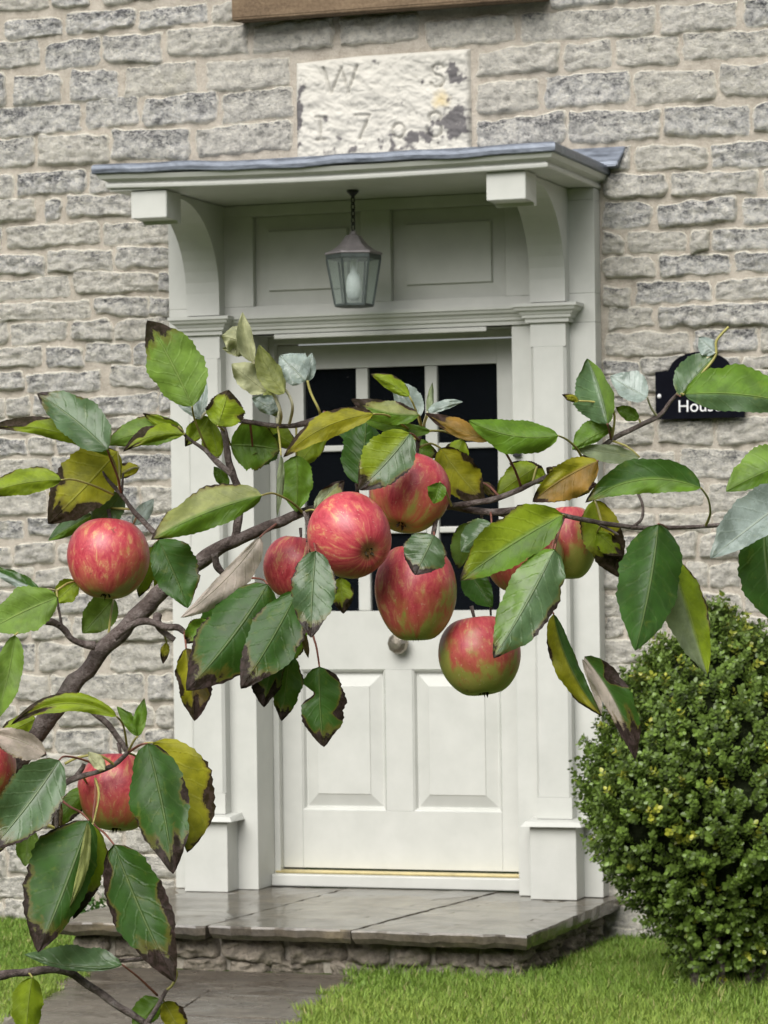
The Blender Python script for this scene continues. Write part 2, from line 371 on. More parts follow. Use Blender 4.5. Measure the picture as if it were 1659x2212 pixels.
ROWS = [  # (reference x, top y, bottom y, spans) read off the masonry
 (120, -30, 14, [(-60, 105), (112, 193), (220, 350), (370, 500)]),
 (100, 38, 77, [(10, 137), (143, 292), (300, 450), (460, 512)]),
 (150, 86, 142, [(-60, 87), (97, 217), (223, 350), (362, 537), (549, 720), (735, 905)]),
 (200, 150, 212, [(-60, 13), (30, 132), (152, 257), (270, 425), (445, 626)]),
 (100, 225, 285, [(-60, 175), (185, 300), (310, 470), (480, 632)]),
 (150, 296, 355, [(-60, 75), (82, 235), (243, 410), (425, 632)]),
 (100, 373, 420, [(-60, 30), (38, 187), (193, 300)]),
 (50, 433, 478, [(-60, 75), (98, 133), (145, 290)]),
 (100, 488, 534, [(-60, 5), (15, 215), (223, 372)]),
 (50, 548, 588, [(-60, 97), (105, 245), (252, 372)]),
 (75, 600, 641, [(-60, 152), (160, 340), (345, 372)]),
 (96, 652, 688, [(-60, 192), (202, 321), (325, 372)]),
 (84, 700, 741, [(-60, 19), (23, 147), (155, 242), (247, 372)]),
 (48, 753, 792, [(-60, 94), (99, 180), (183, 284), (289, 372)]),
 (100, 804, 843, [(-60, 52), (58, 220), (238, 375)]),
 (200, 854, 893, [(-60, 10), (15, 66), (72, 164), (170, 342), (347, 376)]),
 (150, 905, 933, [(-60, 100), (108, 220), (228, 376)]),
 (150, 941, 976, [(-60, 56), (60, 118), (124, 250), (256, 376)]),
 (300, 986, 1040, [(-60, 108), (114, 246), (254, 378)]),
 (250, 1052, 1104, [(-60, 100), (106, 230), (238, 300), (306, 378)]),
 (60, 1121, 1158, [(-60, 51), (60, 130), (138, 250), (258, 378)]),
 (60, 1174, 1216, [(-60, 24), (31, 118), (125, 260), (266, 378)]),
 (60, 1229, 1268, [(-60, 70), (76, 200), (208, 378)]),
 (60, 1281, 1324, [(-60, 120), (128, 232), (240, 378)]),
 (100, 1336, 1381, [(-60, 60), (66, 150), (158, 378)]),
 (100, 1393, 1447, [(-60, 18), (26, 76), (86, 180), (238, 372)]),
 (100, 1460, 1512, [(-60, 26), (32, 104), (110, 312), (320, 376)]),
]
yy = 1524
for h in (42, 46, 44, 48, 46, 40, 44, 42, 40, 42, 46): 
    xs, sp = -60, []
    while xs < 372:
        L = random.uniform(60, 170); e = min(xs+L, 380)
        if 380-e < 35: e = 380
        sp.append((xs, e)); xs = e+7
    ROWS.append((100, yy, yy+h, sp)); yy += h+9
RROWS = [
 (1029, -38, 28, [(1190, 1330), (1338, 1500), (1508, 1720)]),
 (1029, 40, 96, [(922, 1112), (1125, 1414), (1427, 1595), (1609, 1740)]),
 (1100, 105, 160, [(1032, 1210), (1220, 1322), (1330, 1465), (1476, 1740)]),
 (1104, 175, 240, [(1032, 1165), (1177, 1362), (1374, 1545), (1557, 1740)]),
 (1130, 252, 311, [(1030, 1220), (1230, 1425), (1437, 1620), (1630, 1740)]),
 (1430, 318, 368, [(1312, 1362), (1372, 1525), (1535, 1740)]),
 (1330, 383, 428, [(1302, 1440), (1450, 1635), (1650, 1740)]),
 (1380, 441, 490, [(1302, 1407), (1420, 1595), (1605, 1740)]),
 (1420, 503, 546, [(1302, 1345), (1356, 1482), (1494, 1532), (1540, 1740)]),
 (1330, 560, 601, [(1304, 1415), (1424, 1576), (1585, 1740)]),
 (1429, 614, 655, [(1302, 1360), (1372, 1536), (1545, 1740)]),
 (1369, 666, 707, [(1316, 1412), (1424, 1690)]),
 (1381, 719, 764, [(1308, 1491), (1501, 1636), (1645, 1740)]),
 (1340, 777, 806, [(1306, 1381), (1386, 1480), (1486, 1600), (1606, 1740)]),
 (1340, 814, 852, [(1304, 1360), (1366, 1470), (1478, 1600), (1610, 1740)]),
 (1340, 861, 896, [(1304, 1358), (1364, 1424), (1432, 1560), (1568, 1740)]),
 (1450, 906, 958, [(1308, 1410), (1424, 1542), (1550, 1740)]),
 (1450, 972, 1034, [(1304, 1456), (1470, 1620), (1628, 1740)]),
 (1400, 1048, 1098, [(1304, 1520), (1532, 1740)]),
 (1400, 1110, 1144, [(1306, 1416), (1426, 1532), (1540, 1740)]),
 (1460, 1156, 1206, [(1304, 1440), (1448, 1504), (1512, 1620), (1628, 1740)]),
 (1460, 1219, 1270, [(1306, 1352), (1360, 1480), (1486, 1530), (1535, 1600), (1608, 1740)]),
 (1340, 1284, 1326, [(1306, 1345), (1352, 1450), (1458, 1600), (1608, 1740)]),
 (1340, 1334, 1374, [(1308, 1346), (1354, 1440), (1448, 1580), (1588, 1740)]),
]
yy = 1386
for h in (44, 42, 46, 44, 40, 46, 42, 46, 40, 44, 42, 44, 44):
    xs, sp = 1302, []
    while xs < 1700:
        L = random.uniform(60, 170); e = xs+L; sp.append((xs, e)); xs = e+7
    RROWS.append((1400, yy, yy+h, sp)); yy += h+9
rest_V, rest_F, rest_A = [], [], []
sd_ = 0.
def add_stone(x0, x1, z0, z1, own, pale=0.):
    global sd_
    sd_ += 7.13
    V, F, A = stone_mesh(x0, x1, z0, z1, sd_ % 97, 12, pale)
    if own:
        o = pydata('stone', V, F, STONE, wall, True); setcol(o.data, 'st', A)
    else:
        b = len(rest_V); rest_V.extend(V); rest_F.extend(tuple(i+b for i in f) for f in F); rest_A.extend(A)
def fill(x0, x1, z0, z1):
    x = x0
    while x < x1-.05:
        e = min(x1, x+random.uniform(.1, .27)); add_stone(x, e, z0, z1, False); x = e+.012
for left, rows in ((True, ROWS), (False, RROWS)):
    for (xr, yt, yb, spans) in rows:
        z1 = wz(xr, yt).z; z0 = wz(xr, yb).z; zm = yt
        for (a, b) in spans:
            ym = (yt+yb)/2; xa, xb = wz(a, ym).x, wz(b, ym).x
            lo, hi = (z0, z1)
            j = random.uniform(-.006, .006); add_stone(xa, xb, z0-random.uniform(0, .005)+j, z1+random.uniform(0, .004)+j, True, 1.2 if yt < 200 and 430 < a < 1040 else (.55 if yt > 1150 or (not left and yt > 800) else .1))
        if left: fill(-2.35, wz(spans[0][0], ym).x-.012, z0, z1)
        else: fill(wz(spans[-1][1], ym).x+.012, 2.3, z0, z1)
z = 3.56
for k in range(4):
    fill(-2.35, 2.3, z, z+.085); z += .10
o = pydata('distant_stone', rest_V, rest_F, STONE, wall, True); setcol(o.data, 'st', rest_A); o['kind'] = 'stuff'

# --- date stone
def seg_d(px, pz, a, b):
    ax, az = a; bx, bz = b; vx, vz = bx-ax, bz-az; L = vx*vx+vz*vz
    t = max(0, min(1, ((px-ax)*vx+(pz-az)*vz)/L)) if L else 0
    return math.hypot(px-ax-t*vx, pz-az-t*vz)
def dsp(c, r): q = aty(597+.28*c, 66.4+.28*r, -.02); return (q.x, q.z)
def arc(cx, cy, r, a0, a1, n=8, ry=None): return [(cx+r*math.cos(math.radians(a0+(a1-a0)*i/n)), cy+(ry or r)*math.sin(math.radians(a0+(a1-a0)*i/n))) for i in range(n+1)]
LINES = [[(365, 290), (425, 480)], [(425, 480), (505, 290)], [(505, 290), (560, 475)], [(560, 475), (628, 275)],
         [(345, 670), (345, 842)], [(308, 668), (388, 668)], [(318, 842), (380, 842)],
         [(720, 655), (645, 832)], [(610, 652), (722, 652)],
         arc(945, 770, 46, 0, 360, 12, 56), arc(1220, 762, 58, -20, 200, 9), arc(1222, 670, 46, 150, 400, 8, 40),
         arc(1238, 388, 52, -60, 165, 8, 46), arc(1246, 300, 44, 90, 330, 8, 42)]
SEGS = [(dsp(*l[i]), dsp(*l[i+1])) for l in LINES for i in range(len(l)-1)]
dx0, dx1, dz0, dz1 = -.334, .316, 2.79, 3.20
NX, NZ = 150, 96; V, F, Cc = [], [], []
def blot(x, z, cx, cz, rx, rz):
    q = aty(597+.28*cx, 66.4+.28*cz, -.02); return math.exp(-(((x-q.x)/(rx*.0047*.1))**2+((z-q.z)/(rz*.0047*.1))**2))
for j in range(NZ+1):
    for i in range(NX+1):
        s, t = i/NX, j/NZ; x = dx0+(dx1-dx0)*s; zz = dz0+(dz1-dz0)*t
        d = min((1-abs(2*s-1))*(dx1-dx0)/2, (1-abs(2*t-1))*(dz1-dz0)/2)
        if t > .9: zz -= .03*max(0, .35-s)*(t-.9)*10
        n = fbm((x*22+zz*14, zz*30, 3), 5)*.007+fbm((x*5, zz*6, 9), 3)*.012+(.5-abs((fbm((x*8+zz*4, zz*13, 2), 3)*4) % 1-.5))*.007
        y = -(.026+n)*(1-math.exp(-d/.006))+.002
        gd = min(seg_d(x, zz, a, b) for a, b in SEGS); g = max(0, 1-gd/.0065)
        y += .012*g**.7
        V.append((x, y, zz))
        bl = max(blot(x, zz, 1380, 700, 130, 150), blot(x, zz, 1120, 830, 130, 70)*.9, blot(x, zz, 1370, 330, 110, 90)*.75, blot(x, zz, 180, 600, 40, 260)*.9,
                 blot(x, zz, 950, 900, 150, 70)*.8, blot(x, zz, 640, 920, 120, 60)*.7, blot(x, zz, 430, 940, 60, 50)*.8)
        dk = min(1, max(0, (bl+fbm((x*26, zz*26, 7), 4)*.75-.42)*4)); yl = max(0, min(.8, blot(x, zz, 1275, 530, 70, 70)+fbm((x*40, zz*40, 2), 2)*.3-.2))
        base = np.array((.54, .522, .468))*(1+.10*fbm((x*16, zz*16, 12), 3)); base = base*(1-yl)+np.array((.62, .50, .27))*yl
        c = base*(1-dk*.85)+np.array((.06, .055, .065))*dk*.85; c = c*(1-.35*g); Cc.append((*np.clip(c, 0, .9), 1))
for j in range(NZ):
    for i in range(NX): a = j*(NX+1)+i; F.append((a, a+1, a+NX+2, a+NX+1))
o = pydata('date_stone', V, F, mat_attrcol('limewashed_stone', .85, .25), house, True); setcol(o.data, 'col', Cc)
o['label'] = 'white limewashed date stone with worn carved letters and figures'

# --- window sill above
bm = bmesh.new(); prism_x(bm, [(0, 3.345), (-.105, 3.335), (-.112, 3.345), (-.112, 3.46), (0, 3.50)], -.536, .606)
bmesh.ops.bevel(bm, geom=bm.edges[:], offset=.004, segments=2, affect='EDGES'); o = bm_obj('window_sill', bm, SAND, house); o['label'] = 'brown sandstone sill over the date stone'
# ------------------------------------------------------------------ porch
B, P = -.08, -.135
ZT = 2.682
PX = [(-.714, -.588), (.556, .681)]
RP = [(-.479, -.072), (.036, .455)]; RZ = (2.322, 2.642)
bl = [(-.803, XL, B, -.002, .257, 2.222), (XR, .772, B, -.002, .257, 2.222),
      (-.803, .772, B, -.002, 2.2225, RZ[0]), (-.803, .772, B, -.002, RZ[1], ZT),
      (-.803, RP[0][0], B, -.002, RZ[0]+.0005, RZ[1]-.0005), (RP[0][1], RP[1][0], B, -.002, RZ[0]+.0005, RZ[1]-.0005), (RP[1][1], .772, B, -.002, RZ[0]+.0005, RZ[1]-.0005)]
porch = boxes('porch', bl, PAINT, house, .0015)
porch['label'] = 'pale grey painted timber doorcase with bracketed canopy'
for a, b in RP:
    bm = bmesh.new(); z0, z1 = RZ; y0, y1 = B+.028, B+.014; i1, i2 = .001, .052
    def ring(i, y): return [bm.verts.new(v) for v in ((a+i, y, z0+i), (b-i, y, z0+i), (b-i, y, z1-i), (a+i, y, z1-i))]
    r1, r2, r3, r4 = ring(i1, y0), ring(i2, y0-.004), ring(i2+.004, y1-.003), ring(i2+.010, y1-.003)
    for p, q in ((r1, r2), (r2, r3), (r3, r4)):
        for k in range(4): bm.faces.new((p[k], p[(k+1) % 4], q[(k+1) % 4], q[k]))
    bm.faces.new(r4); bm_obj('panel', bm, PAINT, porch)
# inner lining and head of the recess
boxes('door_frame', [(XL-.018, XL-.0005, B+.004, .125, .257, 2.235), (XR+.0005, XR+.018, B+.004, .125, .257, 2.235), (XL, XR, B+.004, .125, 2.2225, 2.24),
                     (XL, XL+.022, .085, .118, .257, 2.2215), (XR-.022, XR, .085, .118, .257, 2.2215), (XL+.022, XR-.022, .085, .118, 2.196, 2.2215)], PAINT, porch, .0015)
for (a, b) in PX:
    bm = bmesh.new(); c = .010
    box(bm, a, b, P, B, .527, .60); box(bm, a, b, P, B, 2.14, 2.2245)
    prism_z(bm, [(a, B), (a, P+c), (a+c, P), (b-c, P), (b, P+c), (b, B)], .6005, 2.1395)
    bm_obj('pilaster', bm, PAINT, porch)
    pa, pb = a-.012, b+.026; ya = P-.05
    boxes('plinth', [(pa, pb, ya, B, .257, .505)], PAINT, porch, .002)
    bm = bmesh.new(); top = box(bm, pa-.026, pb+.026, ya-.026, B, .5055, .529)
    for v in top[4:]:
        if v.co.y < B-.01: v.co.y += .018
        v.co.z -= .008 if v.co.y < B-.01 else 0
        v.co.x += .012 if v.co.x < (a+b)/2 else -.012
    bm_obj('plinth_cap', bm, PAINT, porch)
bm = bmesh.new()
prof = [(0, 2.222), (.012, 2.222), (.013, 2.234), (.021, 2.238), (.0225, 2.247), (.026, 2.250), (.030, 2.257), (.040, 2.263), (.044, 2.271), (.050, 2.275), (.050, 2.286), (0, 2.290)]
sweep(bm, [(PX[0][0]-.002, B), (PX[0][0]-.002, P), (PX[0][1]+.002, P), (PX[0][1]+.002, B), (PX[1][0]-.002, B), (PX[1][0]-.002, P), (PX[1][1]+.002, P), (PX[1][1]+.002, B)], prof)
bm_obj('cornice', bm, PAINT, porch)
boxes('head_bead', [(-.40, .385, B-.010, B, 2.203, 2.2195)], PAINT, porch, .003)
for (a, b) in PX:
    poly = [(B, 2.2925), (P, 2.2925), (P, 2.37)]
    for k in range(1, 13):
        an = math.pi/2*k/12; poly.append((P-.345*(1-math.cos(an)), 2.37+.298*math.sin(an)))
    poly += [(-.60, 2.668), (-.60, ZT-.001), (B, ZT-.001)]
    bm = bmesh.new(); prism_x(bm, poly, a, b)
    ed = [e for e in bm.edges if abs(e.verts[0].co.x-e.verts[1].co.x) < 1e-5 and min(v.co.z for v in e.verts) > 2.36 and max(v.co.y for v in e.verts) < P+.001]
    bmesh.ops.bevel(bm, geom=ed, offset=.007, segments=1, affect='EDGES')
    bm_obj('bracket', bm, PAINT, porch)
for a, b in ((-.700, -.570), (.562, .695)):
    bm = bmesh.new(); prism_x(bm, [(-.65, 2.588), (-.65, ZT-.001), (-.52, ZT-.001), (-.52, 2.578), (-.545, 2.576), (-.55, 2.588)], a, b)
    bmesh.ops.bevel(bm, geom=bm.edges[:], offset=.002, segments=2, affect='EDGES'); bm_obj('beam_end', bm, PAINT, porch)
def lift(x): return .016*max(0, -x/.8)**1.6+.006*max(0, x/.8)**2-.004
bm = bmesh.new()
NXc = 24; xl, xr, yf = -.772, .766, -.662
pth = [(xl, -.002), (xl, yf)]+[(xl+(xr-xl)*k/NXc, yf) for k in range(1, NXc)]+[(xr, yf), (xr, -.002)]
sweep(bm, pth, [(-.03, ZT-.0), (.008, ZT), (.011, ZT+.003), (.012, ZT+.010), (.011, ZT+.0155), (.004, ZT+.019), (.006, ZT+.022), (.014, ZT+.025), (.028, ZT+.031), (.033, ZT+.04), (.036, ZT+.046), (-.03, ZT+.047)], lift)
box(bm, xl+.002, xr-.002, yf+.002, -.003, ZT+.002, ZT+.012)
bm_obj('canopy', bm, PAINT, porch)
bm = bmesh.new()
def lift2(x): return lift(x)+.003*math.sin(x*9)+.002*math.sin(x*23)
sweep(bm, pth, [(-.02, ZT+.047), (.043, ZT+.047), (.047, ZT+.050), (.048, ZT+.062), (.047, ZT+.073), (.043, ZT+.078), (.035, ZT+.081), (-.25, ZT+.10), (-.30, ZT+.103)], lift2)
box(bm, -.6, .6, -.5, -.004, ZT+.06, ZT+.105)
bm_obj('lead_roof', bm, LEAD, porch, False)
bm = bmesh.new()   # dressed flashing along the wall, flared past the canopy ends
prism_x(bm, [(-.004, 2.752), (-.050, 2.750), (-.058, 2.758), (-.056, 2.768), (-.012, 2.826), (-.004, 2.828)], -.862, .872)
for v in bm.verts:
    if v.co.z < 2.80: v.co.x -= .025*(1 if v.co.x > 0 else -1)*(2.83-v.co.z)/.08
bmesh.ops.bevel(bm, geom=bm.edges[:], offset=.003, segments=2, affect='EDGES'); bm_obj('lead_flashing', bm, LEAD, porch)
boxes('doorbell', [(.477, .505, B-.022, B, 1.766, 1.832)], BLACK, porch, .004)

# ------------------------------------------------------------------ door
Dy = .12; lx0, lx1 = XL+.003, XR-.003; lz0, lz1 = .318, 2.192
gc = [(-.368, -.170), (-.124, .089), (.135, .358)]; gz0, gz1 = 1.236, 2.105; bar = .022; ph = (gz1-gz0-2*bar)/3
gr = [(gz0+k*(ph+bar), gz0+k*(ph+bar)+ph) for k in range(3)]
pn = [(-.391, -.073), (.029, .356)]; pz0, pz1 = .524, 1.027
e = .0004
lst = [(lx0, pn[0][0], Dy, Dy+.045, lz0, pz1), (pn[1][1], lx1, Dy, Dy+.045, lz0, pz1), (pn[0][0]+e, pn[1][1]-e, Dy, Dy+.045, lz0, pz0), (pn[0][1], pn[1][0], Dy, Dy+.045, pz0+e, pz1),
       (lx0, lx1, Dy, Dy+.045, pz1+e, gz0), (lx0, gc[0][0], Dy, Dy+.045, gz0+e, lz1), (gc[2][1], lx1, Dy, Dy+.045, gz0+e, lz1), (gc[0][0]+e, gc[2][1]-e, Dy, Dy+.045, gz1, lz1)]
door = boxes('door', lst, PAINT, house, .001)
door['label'] = 'pale grey half-glazed front door with nine panes over two panels'
for a, b in pn:
    bm = bmesh.new()
    def ring(i, y): return [bm.verts.new(v) for v in ((a+i, y, pz0+i), (b-i, y, pz0+i), (b-i, y, pz1-i), (a+i, y, pz1-i))]
    rs = [ring(.0005, Dy+.0), ring(.006, Dy+.004), ring(.012, Dy+.018), ring(.016, Dy+.0185), ring(.058, Dy+.004), ring(.060, Dy+.001)]
    for p, q in zip(rs, rs[1:]):
        for k in range(4): bm.faces.new((p[k], p[(k+1) % 4], q[(k+1) % 4], q[k]))
    bm.faces.new(rs[-1]); bm_obj('panel', bm, PAINT, door)
for k in range(2): boxes('glazing_bar', [(gc[k][1], gc[k+1][0], Dy+.004, Dy+.04, gz0+.001, gz1-.001)], PAINT, door, .004)
for k in range(2):
    for a, b in gc: boxes('glazing_bar', [(a+.0005, b-.0005, Dy+.006, Dy+.038, gr[k][1], gr[k+1][0])], PAINT, door, .004)
for a, b in gc:
    for z0, z1 in gr: boxes('pane', [(a-.003, b+.003, Dy+.022, Dy+.026, z0-.003, z1+.003)], PANE, door, 0)
V, F = lathe([(.0, .062), (.020, .060), (.034, .050), (.039, .036), (.034, .022), (.018, .014), (.014, .006), (.028, .003), (.028, 0)], 10)
V = [Vector((-.010+v.x, Dy-.001-v.z, 1.121+v.y)) for v in V]; pydata('knob', V, F, OLDBRASS, door, False)
boxes('threshold', [(XL+.001, XR-.001, .045, .16, .258, .300)], PAINT, door, .004)
bm = bmesh.new(); prism_x(bm, [(.085, .3005), (.078, .306), (.088, .310), (.100, .312), (.112, .312), (.118, .3005)], XL+.004, XR-.004); bm_obj('brass_weather_bar', bm, BRASS, door)

# ------------------------------------------------------------------ lantern
LX, LY = -.006, -.35
lan = tag(empty('hanging_lantern', (LX, LY, 2.285)), 'grey hexagonal glass lantern hanging on a chain under the porch canopy', 'lantern')
a0 = math.atan2(CAM.y-LY, CAM.x-LX)+math.radians(34)
def hexp(r, z, off=0): return [Vector((LX+r*math.cos(a0+math.pi/3*k+off), LY+r*math.sin(a0+math.pi/3*k+off), z)) for k in range(6)]
def hexlathe(name, prof, mat):
    V, F = [], []
    for r, z in prof: V += hexp(r, z)
    for i in range(len(prof)-1):
        for k in range(6): F.append((i*6+k, i*6+(k+1) % 6, (i+1)*6+(k+1) % 6, (i+1)*6+k))
    F.append(tuple(range(6))[::-1]); F.append(tuple(len(V)-6+k for k in range(6)))
    return pydata(name, V, F, mat, lan)
hexlathe('lantern_roof', [(.097, 2.461), (.100, 2.463), (.099, 2.468), (.070, 2.480), (.050, 2.495), (.034, 2.515), (.026, 2.527), (.012, 2.533), (.010, 2.542)], COPPER)
hexlathe('lantern_rim', [(.088, 2.445), (.095, 2.447), (.095, 2.4605), (.088, 2.4605)], DARKMETAL)
hexlathe('lantern_base', [(.064, 2.283), (.067, 2.286), (.067, 2.292), (.060, 2.294)], DARKMETAL)
tp, bt = hexp(.092, 2.446), hexp(.065, 2.291)
for k in range(6):
    V, F = tube_data([bt[k], tp[k]], [.0042, .0042], 5); pydata('glazing_post', V, F, DARKMETAL, lan)
    q = [bt[k], bt[(k+1) % 6], tp[(k+1) % 6], tp[k]]; pydata('pane', q, [(0, 1, 2, 3)], LGLASS, lan)
V, F = lathe([(.012, 2.445), (.013, 2.405), (.014, 2.40), (.020, 2.392), (.026, 2.37), (.027, 2.34), (.022, 2.318), (.012, 2.306), (.001, 2.303)], 16)
pydata('bulb', [Vector((LX+v.x, LY+v.y, v.z)) for v in V], F, BULB, lan, True)
zc = 2.545; k = 0
while zc < ZT-.015:
    V, F = [], []; pts = []
    for q in range(13):
        an = 2*math.pi*q/12; lx, lz = .0065*math.cos(an), .016*math.sin(an)
        ang = a0+(math.pi/2 if k % 2 else .3); pts.append(Vector((LX+lx*math.cos(ang), LY+lx*math.sin(ang), zc+.012+lz)))
    V, F = tube_data(pts, [.0024]*13, 5); pydata('chain_link', V, F, BLACK, lan, True); zc += .023; k += 1
V, F = lathe([(.004, ZT-.022), (.010, ZT-.016), (.020, ZT-.006), (.022, ZT-.001), (.0, ZT-.0005)], 14); pydata('ceiling_rose', [Vector((LX+v.x, LY+v.y, v.z)) for v in V], F, BLACK, lan, True)

# ------------------------------------------------------------------ house sign
sg = tag(empty('house_sign', (1.124, -.03, 1.884)), 'black arched house name plate fixed to the stone wall right of the porch', 'sign')
sx0, sx1, sz0, sz1 = .971, 1.277, 1.884, 2.046
poly = [(sx0, sz0), (sx1, sz0), (sx1, sz1), (sx1-.045, sz1+.002)]
for k in range(1, 14):
    an = math.pi*k/14; poly.append((1.126+.105*math.cos(an), sz1+.002+.062*math.sin(an)))
poly += [(sx0+.045, sz1+.002), (sx0, sz1)]
bm = bmesh.new(); f0 = [bm.verts.new((x, -.046, z)) for x, z in poly]; f1 = [bm.verts.new((x, -.028, z)) for x, z in poly]
bm.faces.new(f0); bm.faces.new(f1[::-1])
for i in range(len(poly)): j = (i+1) % len(poly); bm.faces.new((f0[j], f0[i], f1[i], f1[j]))
bmesh.ops.recalc_face_normals(bm, faces=bm.faces[:])
bm_obj('plate', bm, SIGN, sg)
cu = bpy.data.curves.new('lettering', 'FONT'); cu.body = 'House'; cu.size = .058; cu.extrude = .0012; cu.align_x = 'CENTER'
to = bpy.data.objects.new('tmp', cu); COL.objects.link(to); bpy.context.view_layer.update()
me = bpy.data.meshes.new_from_object(to.evaluated_get(bpy.context.evaluated_depsgraph_get())); bpy.data.objects.remove(to)
me.transform(Matrix.Translation((1.124, -.0475, 1.907)) @ Matrix.Rotation(math.pi/2, 4, 'X')); link('lettering', me, WHITE, sg)
for x in (.984, 1.264):
    V, F = lathe([(0, .004), (.005, .003), (.0075, 0)], 10); pydata('screw', [Vector((x+v.x, -.0465-v.z, 1.963+v.y)) for v in V], F, WHITE, sg, True)

# ------------------------------------------------------------------ ground
GZ = .122
def mat_soil():
    m = Mat('lawn_soil', .95, .2); c = m.coord(); n = m.noise(c, 3, 5); n2 = m.noise(c, 60, 4)
    m.color(m.mix(.4, m.ramp(n, [(.3, (.045, .075, .018)), (.7, (.09, .13, .03))]), m.ramp(n2, [(.3, (.03, .04, .012)), (.7, (.12, .16, .04))]))); m.bump(n2, .6, .02); return m.m
o = pydata('lawn', [(-60, -90, GZ-.02), (60, -90, GZ-.02), (60, 30, GZ-.02), (-60, 30, GZ-.02)], [(0, 1, 2, 3)], mat_soil()); o['kind'] = 'structure'
PATHM = mat_wetslab('wet_path_stone', [(.030, .024, .019), (.068, .054, .042), (.11, .09, .068), (.18, .152, .118)], .14, .42)
SLABM = mat_wetslab('wet_step_slab', [(.026, .022, .018), (.065, .053, .038), (.11, .09, .06), (.25, .20, .12)], .05, .26)
path = pydata('path', [(-.80, -1.16, GZ-.012), (.22, -1.16, GZ-.012), (.75, -4.6, GZ-.012), (-.02, -4.6, GZ-.012)], [(0, 3, 2, 1)], MORTAR); path['kind'] = 'structure'
def rough_slab(name, poly, z0, z1, mat, parent, amp=.01, seed=0, dn=14):
    P2 = []
    n = len(poly)
    for i in range(n):
        a, b = Vector(poly[i]), Vector(poly[(i+1) % n])
        m_ = max(2, int((b-a).length/.035))
        for k in range(m_):
            p = a+(b-a)*(k/m_); q = fbm((p.x*dn+seed, p.y*dn, seed), 3)*amp; P2.append((p.x+q, p.y+fbm((p.y*dn, p.x*dn+seed, 4), 3)*amp))
    bm = bmesh.new(); cx = sum(p[0] for p in P2)/len(P2); cy = sum(p[1] for p in P2)/len(P2)
    def rg(f, z, jz): return [bm.verts.new((cx+(x-cx)*f, cy+(y-cy)*f, z+fbm((x*25, y*25, seed), 2)*jz)) for x, y in P2]
    r = [rg(.97, z0, .006), rg(.992, z0+(z1-z0)*.35, .008), rg(1.0, z0+(z1-z0)*.85, .004), rg(.996, z1, .0015), rg(.6, z1+.001, .002)]
    for a, b in zip(r, r[1:]):
        for i in range(len(a)): j = (i+1) % len(a); bm.faces.new((a[i], a[j], b[j], b[i]))
    bm.faces.new(r[-1]); bm.faces.new(r[0][::-1])
    return bm_obj(name, bm, mat, parent)
def lerp(a, b, t): return a+(b-a)*t
ycuts = [-1.17, -1.58, -2.12, -2.62, -3.3, -4.1, -4.6]
for k in range(6):
    ya, yb = ycuts[k]-.006, ycuts[k+1]+.006
    def ed(y): t = (-1.16-y)/3.44; return lerp(-.80 if k == 0 else -.62, .05, t), lerp(.27, .82, t)
    (la, ra), (lb, rb) = ed(ya), ed(yb); mid = random.uniform(.4, .6)
    if k in (1, 3, 4):
        ma, mb = lerp(la, ra, mid), lerp(lb, rb, mid)
        rough_slab('flagstone', [(la, ya), (ma-.005, ya), (mb-.005, yb), (lb, yb)][::-1], GZ-.05, GZ-.004, PATHM, path, .008, k*3)
        rough_slab('flagstone', [(ma+.005, ya), (ra, ya), (rb, yb), (mb+.005, yb)][::-1], GZ-.05, GZ-.002, PATHM, path, .008, k*3+1)
    else: rough_slab('flagstone', [(la, ya), (ra, ya), (rb, yb), (lb, yb)][::-1], GZ-.05, GZ-.003, PATHM, path, .008, k*3+2)

# --- step
step = tag(empty('stone_doorstep', (0, -.6, GZ)), 'low doorstep of wet riven slabs on rubble stones in front of the door', 'doorstep')
rough_slab('slab', [(-.80, -1.135), (-.26, -1.14), (-.20, .04), (-.83, -.01)], .212, .2555, SLABM, step, .010, 1)
rough_slab('slab', [(-.25, -1.14), (.235, -1.15), (.36, .04), (-.19, .04)], .212, .2565, SLABM, step, .010, 5)
rough_slab('slab', [(.245, -1.15), (.815, -1.155), (.815, -.01), (.37, .04)], .210, .2545, SLABM, step, .010, 9)
boxes('rubble_core', [(-.74, .75, -1.03, -.003, .02, .213), (XL, XR, -.003, .2, .02, .213)], MORTAR, step, 0)
random.seed(21)
RUB = mat_simple('damp_rubble', (.22, .19, .15), .7, .4, 0, 34, .65, 1, .02)
def rub(x0, x1, z0, z1, side=None):
    V, F, A = stone_mesh(x0, x1, z0, z1, random.random()*90, 10)
    d = random.uniform(.0, .025)
    V = [(x, -1.028+y*1.5-d, z) for x, y, z in V] if side is None else [(side-y*1.5, x, z) for x, y, z in V]
    o = pydata('stone', V, F, RUB, step, True); setcol(o.data, 'st', A)
for z0, z1 in ((.098, .134), (.142, .206)):
    x = -.76
    while x < .72:
        e_ = min(.76, x+random.uniform(.09, .24)); e_ = .76 if .76-e_ < .05 else e_
        rub(x, e_, z0-random.uniform(0, .006), z1); x = e_+random.uniform(.012, .035)
for z0, z1 in ((.118, .16), (.165, .209)):
    y = -1.06
    while y < -.12:
        e_ = min(-.05, y+random.uniform(.1, .22)); rub(y, e_, z0, z1, .75); y = e_+.02

